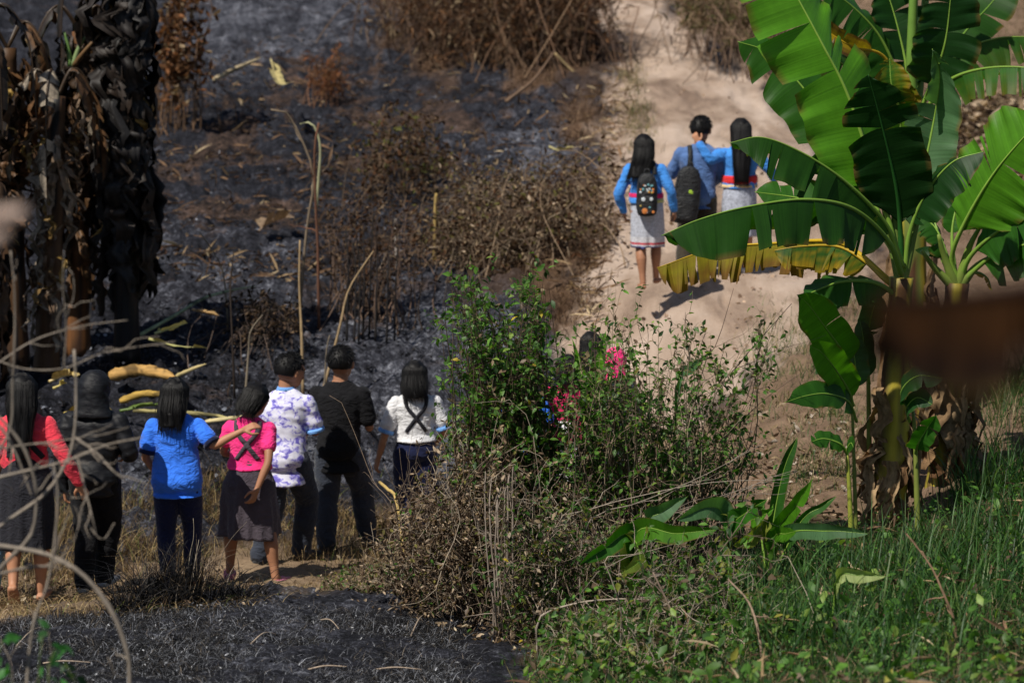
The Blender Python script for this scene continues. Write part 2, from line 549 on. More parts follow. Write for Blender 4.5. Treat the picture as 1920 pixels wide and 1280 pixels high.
us = np.concatenate([[-2.2, -1.2, -.7, -.5, -.4, -.34, -.3], xs_near, [.3, .34, .4, .5, .7, 1.2, 2.2]])
inv = np.linspace(1 / 11.0, 1 / 60.0, 520)
ds = np.concatenate([[-7, -4, -1, 2, 4, 6, 7.5, 8.5, 9.3, 10, 10.5], 1 / inv, [63, 67, 72, 80, 90, 105, 125, 150, 180, 199]])
UU, DD = np.meshgrid(us, ds)
XX = UU * (np.maximum(DD, -20) + np.where(DD < 11, (11 - DD) * .55, 0))
GV = np.stack([XX, DD, zg(XX, DD)], -1).reshape(-1, 3)
pathm, trailm, drym, rightm, greenm = soil_masks(GV)
_px, _py = to_px(GV)
_w = 34 * fbm(np.stack([_px / 34, _py / 16, _px * 0], -1), 4, 15) + 12 * fbm(np.stack([_px / 9, _py / 5, _px * 0], -1), 2, 25)
brownm = (GV[:, 1] > 19) * np.clip(np.max([poly_dist(_px, _py, q) for q in BROWN_POLYS], 0) / 22 + .5 + _w / 22, 0, 1)
ashm = np.clip(np.max([poly_dist(_px, _py, q) for q in ASH_POLYS], 0) / 120 + .5 + _w / 70, 0, 1)
burn = np.clip(1 - np.maximum.reduce([pathm, trailm, rightm]), 0, 1)
rel = 1 / (1 + np.maximum(GV[:, 1] - 20, 0) * .01)
lump = fbm(GV * np.array([2.2, 2.2, 0]), 4, 3) * .05 + fbm(GV * np.array([9, 9, 0]), 3, 21) * .022
crumb = np.maximum(fbm(GV * np.array([5.5, 5.5, 0]), 3, 83), 0) * .055 * np.clip((GV[:, 1] - 15) / 4, .12, 1) + fbm(GV * np.array([13, 13, 0]), 3, 41, .6) * .03 + fbm(GV * np.array([34, 34, 0]), 2, 57) * .010
lump = lump + burn * fbm(GV * np.array([.75, 1.1, 0]), 3, 77) * .09
foot = -np.clip(fbm(GV * np.array([4.2, 3.0, 0]), 2, 91) - .35, 0, .4) * .10 + fbm(GV * np.array([1.6, .5, 0]), 2, 97) * .035
GV[:, 2] += foot * np.clip(pathm + trailm, 0, 1)
soft = np.clip(pathm + trailm * .6, 0, 1)
GV[:, 2] += (lump * (1 - .55 * soft) + crumb * (.2 + .8 * burn) * (1 - .7 * soft)) * np.where(GV[:, 1] > 8, 1, .3) * np.clip((GV[:, 1] - 14) / 4, .45, 1)
# shallow wheel ruts along the dirt road
nr, nc = len(ds), len(us)
ii, jj = np.meshgrid(np.arange(nr - 1), np.arange(nc - 1), indexing='ij')
a = (ii * nc + jj)
GQ = np.stack([a, a + 1, a + nc + 1, a + nc], -1).reshape(-1, 4)
road_f = np.clip(np.maximum(pathm, trailm), 0, 1)[GQ].mean(1) > .5

def ground_material():
    m, t, n, l, b, o = nt('ground_soil')
    at = n.new('ShaderNodeAttribute'); at.attribute_name = 'Mask'
    sp = n.new('ShaderNodeSeparateColor'); l.new(at.outputs['Color'], sp.inputs[0])
    at2 = n.new('ShaderNodeAttribute'); at2.attribute_name = 'Mask2'
    sp2 = n.new('ShaderNodeSeparateColor'); l.new(at2.outputs['Color'], sp2.inputs[0])
    tc = n.new('ShaderNodeTexCoord')
    geo = n.new('ShaderNodeNewGeometry')
    pos = geo.outputs['Position']
    # charred ground: black char tinted blue for reflected sky, blue-grey ash, white flecks
    at3 = n.new('ShaderNodeAttribute'); at3.attribute_name = 'Mask3'
    sp3 = n.new('ShaderNodeSeparateColor'); l.new(at3.outputs['Color'], sp3.inputs[0])
    n1 = noise_node(t, 1.6, 6, .7, mapping(t, pos, (1, 1.0, 1)), 1.0)
    n2 = noise_node(t, 16, 6, .75, pos, 1.0)
    n3 = noise_node(t, 60, 4, .8, pos, .4)
    char = ramp(t, [(.37, (.003, .0032, .0045)), (.45, (.010, .0105, .015)), (.53, (.027, .028, .037)), (.595, (.080, .084, .105)), (.655, (.20, .207, .24)), (.75, (.42, .435, .48))])
    mm = n.new('ShaderNodeMath'); mm.operation = 'MULTIPLY_ADD'
    l.new(n2.outputs[0], mm.inputs[0]); mm.inputs[1].default_value = .62
    m2 = n.new('ShaderNodeMath'); m2.operation = 'MULTIPLY'; l.new(n1.outputs[0], m2.inputs[0]); m2.inputs[1].default_value = .38
    l.new(m2.outputs[0], mm.inputs[2])
    m3 = n.new('ShaderNodeMath'); m3.operation = 'MULTIPLY_ADD'
    l.new(n3.outputs[0], m3.inputs[0]); m3.inputs[1].default_value = .34; 
    ms = n.new('ShaderNodeMath'); ms.operation = 'SUBTRACT'; l.new(mm.outputs[0], ms.inputs[0]); ms.inputs[1].default_value = .17
    l.new(ms.outputs[0], m3.inputs[2])
    ma = n.new('ShaderNodeMath'); ma.operation = 'MULTIPLY_ADD'
    l.new(sp3.outputs['Green'], ma.inputs[0]); ma.inputs[1].default_value = .085; l.new(m3.outputs[0], ma.inputs[2])
    mb = n.new('ShaderNodeMath'); mb.operation = 'ADD'; l.new(ma.outputs[0], mb.inputs[0]); mb.inputs[1].default_value = -.02
    l.new(mb.outputs[0], char.inputs[0])
    # bare brown patches within the burn
    n4 = noise_node(t, .55, 5, .6, mapping(t, pos, (.9, 1.6, 1)), 1.2)
    m9 = n.new('ShaderNodeMath'); m9.operation = 'MULTIPLY_ADD'
    l.new(sp3.outputs['Red'], m9.inputs[0]); m9.inputs[1].default_value = .22; l.new(n4.outputs[0], m9.inputs[2])
    r4 = ramp(t, [(.60, (0, 0, 0)), (.72, (1, 1, 1))])
    l.new(m9.outputs[0], r4.inputs[0])
    brown = ramp(t, [(.40, (.010, .008, .008)), (.5, (.045, .030, .024)), (.60, (.12, .078, .062)), (.72, (.24, .165, .135))])
    l.new(m3.outputs[0], brown.inputs[0])
    c = mixc(t, char.outputs[0], brown.outputs[0], r4.outputs[0])
    # dry litter soil
    dry = ramp(t, [(.28, (.028, .017, .011)), (.5, (.095, .056, .034)), (.7, (.20, .13, .08)), (.85, (.34, .25, .15))])
    l.new(m3.outputs[0], dry.inputs[0])
    c = mixc(t, c, dry.outputs[0], sp.outputs['Blue'])
    # brown earth at the right
    n5 = noise_node(t, 2.2, 6, .7, pos, .7)
    earth = ramp(t, [(.3, (.085, .055, .035)), (.5, (.19, .125, .082)), (.72, (.33, .23, .155))])
    m5 = n.new('ShaderNodeMath'); m5.operation = 'MULTIPLY_ADD'
    l.new(n3.outputs[0], m5.inputs[0]); m5.inputs[1].default_value = .4
    m6 = n.new('ShaderNodeMath'); m6.operation = 'MULTIPLY'; l.new(n5.outputs[0], m6.inputs[0]); m6.inputs[1].default_value = .62
    l.new(m6.outputs[0], m5.inputs[2])
    l.new(m5.outputs[0], earth.inputs[0])
    c = mixc(t, c, earth.outputs[0], sp2.outputs['Red'])
    grn = ramp(t, [(.35, (.012, .012, .006)), (.6, (.04, .04, .016)), (.75, (.09, .07, .04))])
    l.new(m5.outputs[0], grn.inputs[0])
    c = mixc(t, c, grn.outputs[0], sp2.outputs['Green'])
    # trail and road
    trail = ramp(t, [(.3, (.14, .092, .058)), (.5, (.27, .19, .12)), (.72, (.42, .32, .21))])
    l.new(m5.outputs[0], trail.inputs[0])
    c = mixc(t, c, trail.outputs[0], sp.outputs['Green'])
    n6 = noise_node(t, .8, 5, .6, mapping(t, pos, (1.6, .5, 1)), .5)
    m7 = n.new('ShaderNodeMath'); m7.operation = 'MULTIPLY_ADD'
    l.new(n3.outputs[0], m7.inputs[0]); m7.inputs[1].default_value = .25
    m8 = n.new('ShaderNodeMath'); m8.operation = 'MULTIPLY'; l.new(n6.outputs[0], m8.inputs[0]); m8.inputs[1].default_value = .75
    l.new(m8.outputs[0], m7.inputs[2])
    road = ramp(t, [(.36, (.19, .132, .098)), (.46, (.36, .265, .20)), (.56, (.49, .38, .305)), (.68, (.58, .465, .385))])
    l.new(m7.outputs[0], road.inputs[0])
    c = mixc(t, c, road.outputs[0], sp.outputs['Red'])
    l.new(c, b.inputs['Base Color'])
    hb = n.new('ShaderNodeMath'); hb.operation = 'ADD'
    l.new(n2.outputs[0], hb.inputs[0]); l.new(n3.outputs[0], hb.inputs[1])
    l.new(bump(t, hb.outputs[0], .7, .03), b.inputs['Normal'])
    b.inputs['Roughness'].default_value = .95
    b.inputs['Specular IOR Level'].default_value = .15
    return m

GROUND_MAT = ground_material()
def ground_object(name, faces):
    used = np.unique(faces)
    remap = np.full(len(GV), -1); remap[used] = np.arange(len(used))
    me = mk_mesh(name, GV[used], [remap[faces]], GROUND_MAT)
    for an, chans in (('Mask', (pathm, trailm * (1 - pathm), drym * (1 - rightm))), ('Mask2', (rightm, greenm, burn)), ('Mask3', (brownm - .9 * (GV[:, 1] < 18), ashm, burn))):
        c = np.ones((len(used), 4), np.float32)
        for k in range(3): c[:, k] = chans[k][used]
        me.color_attributes.new(an, 'FLOAT_COLOR', 'POINT').data.foreach_set('color', c.ravel())
    o = bpy.data.objects.new(name, me)
    col.objects.link(o)
    o['kind'] = 'structure'
    return o
gx = ground_object('ground', GQ[~road_f])
gp = ground_object('dirt_path', GQ[road_f])
tag(gx, 'burnt hillside and green bank with black ash and brown soil')
tag(gp, 'pale tan dirt road climbing the hillside')
# ------------------------------------------------------------------ people (built in body heights, then scaled)
SKIN = cloth_mat('skin', (.33, .155, .085), .55, .08, 300, 0, .35)
SKIN2 = cloth_mat('skin_warm', (.40, .19, .105), .55, .08, 300, 0, .35)
EYE = cloth_mat('eye_dark', (.02, .015, .012), .2, .05, 50, 0, .5)
def hair_mat():
    m, t, n, l, b, o = nt('black_hair')
    tc = n.new('ShaderNodeTexCoord')
    ns = noise_node(t, 60, 3, .6, mapping(t, tc.outputs['Object'], (6, 6, .25)))
    r = ramp(t, [(.3, (.0016, .0015, .0018)), (.75, (.006, .0052, .0055))])
    l.new(ns.outputs[0], r.inputs[0]); l.new(r.outputs[0], b.inputs['Base Color'])
    l.new(bump(t, ns.outputs[0], .3, .003), b.inputs['Normal'])
    b.inputs['Roughness'].default_value = .55
    b.inputs['Specular IOR Level'].default_value = .22
    return m
HAIR = hair_mat()

CORAL = cloth_mat('coral_knit', (.72, .045, .075))
DARKGREY = cloth_mat('dark_grey_twill', (.018, .018, .024), sheen=.05)
PLUMGREY = cloth_mat('plum_grey_twill', (.062, .050, .064))
BLACKC = cloth_mat('black_cotton', (.006, .006, .0075), sheen=.03)
SLATE = cloth_mat('slate_denim', (.028, .034, .050))
NAVY = cloth_mat('navy_cotton', (.007, .011, .045))
BLUE = cloth_mat('blue_cotton', (.035, .18, .82))
PINK = cloth_mat('hot_pink_cotton', (.86, .035, .22))
SKY = cloth_mat('sky_blue_rib', (.16, .36, .75))
WHITE = cloth_mat('white_cotton', (.66, .66, .68), vary=.05)
HOODY = cloth_mat('blue_grey_jersey', (.075, .145, .33))
OLIVE = cloth_mat('dark_olive_twill', (.035, .028, .018))
CYANB = cloth_mat('bright_blue_knit', (.05, .235, .66))
RED = cloth_mat('red_band', (.62, .025, .03))
CREAM2 = cloth_mat('lime_cream_band', (.55, .55, .2))
CREAM = cloth_mat('cream_band', (.68, .50, .25))
MAGENTA = cloth_mat('magenta_cotton', (.66, .02, .13))
JEANS = cloth_mat('light_blue_denim', (.19, .36, .55))
RUBBER = cloth_mat('dark_rubber', (.018, .018, .02), .6)
SHOEW = cloth_mat('white_canvas', (.62, .61, .60))
SHOEP = cloth_mat('pink_foam', (.60, .16, .28))
PACK = cloth_mat('black_nylon', (.010, .011, .013), .6, .2, 500, .05, .35)
def nylon():
    m = cloth_mat('black_nylon_jacket', (.006, .0065, .009), .6, .25, 700, 0, .3)
    t = m.node_tree; n = t.nodes; b = n['Principled BSDF']
    tc = n.new('ShaderNodeTexCoord')
    w = noise_node(t, 11, 5, .6, mapping(t, tc.outputs['Object'], (1, 1, 2.4)), 1.2)
    t.links.new(bump(t, w.outputs[0], .5, .012), b.inputs['Normal'])
    return m
NYLON = nylon()
def tiedye():
    m, t, n, l, b, o = nt('tie_dye_jersey')
    tc = n.new('ShaderNodeTexCoord')
    w = noise_node(t, 17, 3, .6, mapping(t, tc.outputs['Object'], (1, 1, 1.25)), .7)
    r = ramp(t, [(.49, (.68, .68, .80)), (.53, (.46, .44, .76)), (.62, (.13, .11, .47))])
    l.new(w.outputs[0], r.inputs[0]); l.new(r.outputs[0], b.inputs['Base Color'])
    f = noise_node(t, 500, 2, .5, tc.outputs['Object'])
    l.new(bump(t, f.outputs[0], .2, .001), b.inputs['Normal'])
    b.inputs['Roughness'].default_value = .85
    return m
TIEDYE = tiedye()
def zband(name, stops, nscale=70, vary=.35, const=True):
    """woven cloth whose colour bands run round the garment at set heights (metres)"""
    m, t, n, l, b, o = nt(name)
    tc = n.new('ShaderNodeTexCoord')
    s = n.new('ShaderNodeSeparateXYZ'); l.new(tc.outputs['Object'], s.inputs[0])
    mu = n.new('ShaderNodeMath'); mu.operation = 'MULTIPLY'; mu.inputs[1].default_value = .5
    l.new(s.outputs[2], mu.inputs[0])
    r = ramp(t, [(z * .5, c) for z, c in stops], 'CONSTANT' if const else 'LINEAR')
    l.new(mu.outputs[0], r.inputs[0])
    ns = noise_node(t, nscale, 3, .7, tc.outputs['Object'])
    r2 = ramp(t, [(.35, (1 - vary,) * 3), (.65, (1 + vary * .4,) * 3)])
    l.new(ns.outputs[0], r2.inputs[0])
    l.new(mixc(t, r.outputs[0], r2.outputs[0], 1.0, 'MULTIPLY'), b.inputs['Base Color'])
    l.new(bump(t, ns.outputs[0], .3, .002), b.inputs['Normal'])
    b.inputs['Roughness'].default_value = .9
    return m

def shear(V, lx, ly, z0=.52):
    k = np.clip(V[:, 2] - z0, 0, None)
    V = V.copy(); V[:, 0] += lx * k; V[:, 1] += ly * k
    return V

def rot_about(V, c, yaw=0, pitch=0, roll=0):
    R = np.array(Euler((pitch, roll, yaw), 'XYZ').to_matrix())
    return (V - c) @ R.T + c

def hand_pieces(w, d, palm_n, curl=.5, s=1.0):
    """palm, four unequal fingers and a thumb growing from wrist w along d."""
    d = norm(np.asarray(d, float)); n = np.asarray(palm_n, float)
    n = norm(n - (n @ d) * d); sd = np.cross(d, n)
    out = []
    L = .052 * s
    pts = [w - d * .008, w + d * .02 * s, w + d * L]
    for off in (-.0125, -.004, .0045, .013):
        o = sd * off * s
        out.append(limb([w + o * .7, w + o * .9 + d * .025 * s, w + o * 1.1 + d * L], [.0085 * s, .0088 * s, .0072 * s], 8, 7))
    for k, (off, ln) in enumerate(((-.0165, .040), (-.0055, .046), (.0055, .043), (.0165, .033))):
        b = w + sd * off * s + d * (L - .004)
        c = curl * (1 + .12 * k)
        p = [b]
        ang = .15 + c * .5
        q = b
        for f in (.45, .32, .23):
            q = q + (d * math.cos(ang) + n * math.sin(ang)) * ln * s * f * 1.08
            p.append(q); ang += c * .75
        out.append(limb(p, [.0062 * s, .0057 * s, .005 * s, .0042 * s], 8, 9))
    tb = w + sd * -.017 * s + d * .012 * s
    t1 = tb + (d * .6 - sd * .75 + n * .35) * .022 * s
    t2 = t1 + (d * .9 - sd * .2 + n * .4) * .022 * s
    t3 = t2 + (d * .95 + n * .35) * .014 * s
    out.append(limb([tb, t1, t2, t3], [.0085 * s, .0075 * s, .006 * s, .0048 * s], 8, 9))
    return out

DEF = dict(hL=(-.052, 0, .52), hR=(.052, 0, .52), kL=(-.058, .015, .285), kR=(.058, .015, .285), aL=(-.055, -.01, .045), aR=(.055, -.01, .045),
           fL=(-.15, 1, -.28), fR=(.15, 1, -.28), eL=(-.15, -.01, .64), wL=(-.155, .03, .49), eR=(.15, -.01, .64), wR=(.155, .03, .49),
           nL=(.8, .3, 0), nR=(-.8, .3, 0), lx=0, ly=.04, hyaw=0, hpitch=-.08, hroll=0, male=False, curl=.6, sh=1.0, hip=1.0)

def rngf_(i, t):
    return 1 + .10 * math.sin(i * 12.9898) * max(t, 0) ** 2

def person(px, py, d, H, yaw, label, group, pose, wear, pxx=None):
    q = dict(DEF); q.update(pose)
    A = {k: np.array(v, float) if isinstance(v, (tuple, list)) else v for k, v in q.items()}
    lx, ly = q['lx'], q['ly']
    male = q['male']
    sw = (.118 if male else .104) * q['sh']
    sL = shear(np.array([[-sw * .9, -.005, .79]]), lx, ly)[0]
    sR = shear(np.array([[sw * .9, -.005, .79]]), lx, ly)[0]
    base = P(px, py, d)
    base[2] = float(zg(base[0], d)) if abs(zg(base[0], d) - base[2]) < .35 else base[2]
    root = empty('person', base, yaw, label, 'person', group)
    hw = (.088 if male else .096) * q['hip']
    tors = [(0, 0, .475, .05, .045), (0, 0, .495, hw * .92, .07), (0, -.004, .53, hw, .074), (0, 0, .575, hw * .94, .066),
            (0, .004, .625, .078 if male else .072, .055), (0, .003, .68, .084 if male else .077, .058), (0, 0, .735, sw * .88, .064),
            (0, -.004, .78, sw * .93, .058), (0, -.006, .808, sw * .84, .049), (0, -.006, .828, sw * .60, .041), (0, -.006, .843, sw * .42, .036), (0, -.002, .856, .036, .035), (0, .004, .90, .033, .034)]
    tv, tf = loft(tors, 28)
    nk = np.array([0, -.004, .865])
    hd = [ellipsoid((0, .004, .938), (.049, .060, .060)), ellipsoid((0, .022, .905), (.036, .042, .042)),
          limb([(0, .05, .945), (0, .066, .925), (0, .071, .917)], [.006, .009, .0095], 8, 6),
          limb([(-.014, .056, .897), (0, .061, .898), (.014, .056, .897)], [.004, .0058, .004], 8, 6),
          ellipsoid((-.051, .002, .927), (.007, .014, .02), 10, 8), ellipsoid((.051, .002, .927), (.007, .014, .02), 10, 8),
          limb([(-.028, .053, .951), (0, .06, .95), (.028, .053, .951)], [.005, .006, .005], 8, 6)]
    hV, hF = merge(hd)
    HS = q.get('hs', 1.13)
    hsc = lambda V: (V - np.array([0, 0, .872])) * HS + np.array([0, 0, .868])
    hxf = lambda V: shear(rot_about(hsc(V), nk, q['hyaw'], q['hpitch'], q['hroll']), lx, ly)
    pcs = [(shear(tv, lx, ly), tf), (hxf(hV), hF)]
    pcs.append(limb([shear(np.array([[0, -.006, .83]]), lx, ly)[0], hxf(np.array([[0, .0, .905]]))[0]], [.034, .033], 12, 6))
    for s, S in (('L', sL), ('R', sR)):
        e, w = A['e' + s], A['w' + s]
        pcs.append(limb([S, S * .55 + e * .45, e, e * .6 + w * .4, w], [.031, .028, .022, .0225, .0145] if male else [.028, .0255, .02, .0205, .0135], 14, 18))
        pcs += hand_pieces(w, norm(w - e) + A.get('hd' + s, 0), A['n' + s], q['curl'])
        h, k, a = A['h' + s], A['k' + s], A['a' + s]
        pcs.append(limb([h, h * .5 + k * .5 + np.array([0, .004, 0]), k, k * .68 + a * .32 + np.array([0, -.012, 0]), k * .3 + a * .7, a],
                        [.058, .05, .034, .036, .024, .02], 16, 22))
        f = norm(A['f' + s])
        sd = norm(np.cross(f, np.array([0, 0, 1.])))
        heel = a + np.array([0, -.018, -.022]) if f[2] > -.6 else a + np.array([0, -.02, .0])
        ball = a + f * .085
        ball[2] = max(ball[2], .012)
        toe = ball + norm(f + np.array([0, 0, .25])) * .035
        toe[2] = max(toe[2], .010)
        for o_ in (-.01, .01):
            pcs.append(limb([heel + sd * o_ * .6, a * .4 + ball * .6 + sd * o_ - np.array([0, 0, .008]), ball + sd * o_ * 1.3, toe + sd * o_ * 1.4],
                            [.017, .018, .014, .009], 10, 10))
        pcs.append(limb([a + np.array([0, 0, .01]), a * .45 + ball * .55], [.02, .014], 10, 6))
        if wear.get('shoes'):
            sp = []
            for o_ in (-.012, .012):
                sp.append(limb([heel + sd * o_ * .6, a * .4 + ball * .6 + sd * o_ - np.array([0, 0, .008]), ball + sd * o_ * 1.3, toe + sd * o_ * 1.4],
                               [.021, .021, .018, .014], 10, 10))
            V, Fl = remesh(*merge(sp), .005, 3)
            add('shoe', V * H, Fl, wear['shoes'], root)
    V, Fl = remesh(*merge(pcs), .0042, 3)
    add('body', V * H, Fl, wear.get('skin', SKIN), root)
    for sx in (-1, 1):
        v, fl = ellipsoid((sx * .02, .054, .937), (.008, .006, .006), 10, 8)
        add('eye', hxf(v) * H, fl, EYE, root)
    seed = int(px * 7 + py) % 997

    def cloth(name, pieces, mat, vox=.006, amp=.0045, sm=5, freq=(16, 16, 9)):
        V, Fl = remesh(*merge(pieces), vox, sm)
        Nn = normals(V, Fl)
        n1 = fbm(V * np.array(freq) + np.stack([V[:, 2] * 14, V[:, 0] * 3, V[:, 0] * 9], -1), 3, seed)
        n2 = 1 - np.abs(fbm(V * np.array([10, 10, 22.]) + V[:, [2, 0, 1]] * 9, 2, seed + 5)) * 2
        V = V + Nn * (n1 * amp + n2 * amp * .6)[:, None]
        return add(name, V * H, Fl, mat, root), V, Fl

    surf = []
    if 'shirt' in wear:
        sh = wear['shirt']
        ea = sh.get('ease', .012)
        z0 = sh['hem']
        rings = [(0, 0, z0, hw + ea * sh.get('flare', 1.2), .074 + ea * 1.3)] if z0 < .6 else [(0, 0, z0, .074 + ea * 1.5, .058 + ea * 1.5)]
        for (cx, cy, z, rx, ry) in tors:
            if z0 + .015 < z < .845:
                loose = ea * (1.5 if z < .7 else 1.0)
                if z < .66: rx = max(rx, hw * .9 if sh.get('straight', True) else rx)
                rings.append((cx, cy, z, rx + loose * (1 if z < .8 else .6), ry + loose * (1 if z < .8 else .6)))
        rings.append((0, -.004, .852, .043, .041))
        v, fl = loft(rings, 32)
        pieces = [(shear(v, lx, ly), fl)]
        trims = []
        for s, S in (('L', sL), ('R', sR)):
            e, w = A['e' + s], A['w' + s]
            f = sh['sleeve']
            if f <= 1:
                end = S + (e - S) * f
                p = [S, S * .6 + end * .4, end]
                r = [.032 + ea * .55, .0315 + ea * .6, .031 + ea * .9]
            else:
                end = e + (w - e) * (f - 1)
                p = [S, S * .5 + e * .5, e, e * .5 + end * .5, end]
                r = [.032 + ea * .5, .031 + ea * .55, .026 + ea * .5, .024 + ea * .5, .018 + ea * .5]
            pieces.append(limb(p, r, 14, 16))
            tdir = norm(p[-1] - p[-2])
            trims.append((end, tdir, r[-1]))
        o_, SV, SF = cloth('shirt', pieces, sh['mat'], amp=sh.get('amp', .0045))
        surf.append((SV, SF))
        if sh.get('trim'):
            for end, td, r in trims:
                q0 = end + td * r * .55
                v, fl = tube([q0, q0 + td * .007, q0 + td * .016, q0 + td * .02], [r * .98, r * 1.03, r * 1.03, r * .95], 18)
                add('sleeve_trim', v * H, fl, sh['trim'], root)
        for (zb0, zb1, bm) in sh.get('bands', []):
            zz = np.linspace(zb0, zb1, 5)
            tz = [t_[2] for t_ in tors]
            rg_ = []
            for i_, z in enumerate(zz):
                rx = max(np.interp(z, tz, [t_[3] for t_ in tors]), hw * .9 if z < .66 else 0) + ea * 1.5 + .004 - (.004 if i_ in (0, 4) else 0)
                ry = np.interp(z, tz, [t_[4] for t_ in tors]) + ea * 1.5 + .005 - (.004 if i_ in (0, 4) else 0)
                rg_.append((0, 0, z, rx, ry))
            v, fl = loft(rg_, 40)
            v = v + normals(v, fl) * (fbm(v * np.array([16, 16, 9.]), 3, seed) * .003)[:, None]
            add('waist_band', shear(v, lx, ly) * H, fl, bm, root)
        if sh.get('collar'):
            v, fl = loft([(0, -.004, .846, .046, .043), (0, -.004, .856, .042, .04), (0, -.003, .864, .0395, .0385)], 24)
            add('collar', shear(v, lx, ly) * H, fl, sh['collar'], root)
    if 'trousers' in wear:
        tr = wear['trousers']
        ea = tr.get('ease', .010)
        rings = [(cx, cy, z, rx + ea, ry + ea) for (cx, cy, z, rx, ry) in tors if z < .60] + [(0, .004, .625, .083, .064)]
        v, fl = loft(rings, 28)
        pieces = [(shear(v, lx, ly), fl)]
        for s in 'LR':
            h, k, a = A['h' + s], A['k' + s], A['a' + s]
            end = a + norm(a - k) * -.004
            pieces.append(limb([h, h * .5 + k * .5 + np.array([0, .004, 0]), k, k * .55 + a * .45 + np.array([0, -.008, 0]), end],
                               [.06 + ea * .6, .052 + ea, .037 + ea * 1.3, .036 + ea * 1.1, .026 + ea * 1.5], 16, 22))
        o_, V_, F_ = cloth('trousers', pieces, tr['mat'], amp=tr.get('amp', .004), freq=(14, 14, 18))
        surf.append((V_, F_))
    if 'skirt' in wear:
        sk = wear['skirt']
        zt, zb, wb = sk.get('top', .635), sk['hem'], sk['width']
        rings = []
        nz = 26
        kx = (A['kL'][0] + A['kR'][0]) * .5; ky = (A['kL'][1] + A['kR'][1]) * .5
        for i in range(nz):
            t = i / (nz - 1); z = zb + (zt - zb) * t
            top = .083 if not male else .088
            rx = np.interp(z, [zb, .52, .575, zt], [wb, max(hw + .012, wb * .55 + hw * .5), hw + .006, top])
            ry = np.interp(z, [zb, .52, .575, zt], [sk.get('depth', wb * .82), .09, .082, .066])
            rings.append((kx * (1 - t) * .5 + sk.get('dx', 0) * (1 - t), ky * (1 - t) * .5 - .004, z, rx, ry))
        v, fl = loft(rings, 72)
        k = np.clip((.6 - v[:, 2]) / (.6 - zb), 0, 1) ** 1.3
        th = np.arctan2(v[:, 1], v[:, 0])
        fold = sk.get('fold', .012) * k * (np.sin(th * sk.get('nf', 7) + seed) + .6 * np.sin(th * 13 + 2.1 * seed) + .8 * fbm(np.stack([th * 2.2, v[:, 2] * 2, th * 0], -1), 2, seed))
        v[:, 0] += np.cos(th) * fold; v[:, 1] += np.sin(th) * fold
        v[:, 2] += fbm(np.stack([th * 1.5, th * 0, th * 0], -1), 2, seed + 3) * .008 * k
        v[:, :2] += (fbm(v * 14, 3, seed + 8) * .0025)[:, None]
        v = shear(v, lx, ly)
        add('skirt', v * H, fl, sk['mat'], root)
        surf.append((v, fl))
        if sk.get('band', True):
            w2, f2 = loft([(0, 0, zt - .012, .085, .068), (0, 0, zt + .012, .084, .067), (0, 0, zt + .022, .080, .064)], 28)
            add('waistband', shear(w2, lx, ly) * H, f2, sk.get('bandmat', sk['mat']), root)

    def conform(pts, width, thick, side, n=26):
        """flat strap laid on the clothes; side: per-point 'b'ack,'f'ront or 't'op ray."""
        if not surf: return None
        Vv, Ff = merge(surf)
        tris = [tuple(x) for f in Ff for x in f.tolist()]
        bv = BVHTree.FromPolygons([tuple(x) for x in Vv], tris)
        p = crs(np.asarray(pts, float), n)
        res = []
        for i, x in enumerate(p):
            if side == 'b':
                o3, dr = Vector((x[0], -.5, x[2])), Vector((0, 1, 0))
            elif side == 'f':
                o3, dr = Vector((x[0], .6, x[2])), Vector((0, -1, 0))
            else:
                o3, dr = Vector((x[0], x[1], 1.2)), Vector((0, 0, -1))
            h = bv.ray_cast(o3, dr)
            res.append(np.array(h[0] - dr * thick) if h[0] is not None else None)
        res = [r for r in res if r is not None]
        if len(res) < 3: return None
        res = np.array(res)
        for _ in range(4):
            res[1:-1] = res[1:-1] * .5 + (res[:-2] + res[2:]) * .25
        t = norm(np.gradient(res, axis=0))
        up = {'b': np.array([0, -1., 0]), 'f': np.array([0, 1., 0]), 't': np.array([0, 0, 1.])}[side]
        sd = norm(np.cross(t, up)); nn = np.cross(sd, t)
        prof = [(-width / 2, -thick), (width / 2, -thick), (width / 2, thick), (-width / 2, thick)]
        V = np.stack([res + sd * a_ + nn * b_ for a_, b_ in prof], 1).reshape(-1, 3)
        m = len(res)
        Q = [[i * 4 + j, i * 4 + (j + 1) % 4, i * 4 + 4 + (j + 1) % 4, i * 4 + 4 + j] for i in range(m - 1) for j in range(4)]
        Q += [[3, 2, 1, 0], [(m - 1) * 4 + j for j in range(4)]]
        return V, [np.array(Q)]

    for st in wear.get('straps', []):
        r = conform(st['pts'], st.get('w', .018), .0035, st.get('side', 'b'))
        if r: add('strap', r[0] * H, r[1], st['mat'], root)

    hr = wear.get('hair', 'short')
    if hr in ('hood',):
        v, fl = loft([(0, -.036, .818, .082, .040), (0, -.034, .832, .076, .046), (0, -.028, .850, .067, .052), (0, -.020, .872, .0625, .058), (0, -.013, .90, .0625, .066),
                      (0, -.009, .925, .064, .072), (0, -.007, .95, .0625, .071), (0, -.007, .972, .055, .063), (0, -.010, .99, .041, .048), (0, -.014, 1.0, .024, .028), (0, -.016, 1.004, .008, .01)], 36)
        V, Fl = remesh(hxf(v), fl, .0055, 3)
        Nn = normals(V, Fl)
        V = V + Nn * ((.5 - np.abs(fbm(V * np.array([11, 11, 21.]) + V[:, [2, 0, 1]] * 10, 3, seed))) * .006)[:, None]
        add('hood', V * H, Fl, wear['hoodmat'], root)
    else:
        v, fl = ellipsoid((0, -.007, .944), (.0565, .0665, .064), 44, 30)
        dv = (v - np.array([0, -.007, .944])) / np.array([.0565, .0665, .064])
        face = np.clip((dv[:, 1] - .30) * 4, 0, 1) * np.clip((.48 - dv[:, 2]) * 4, 0, 1)
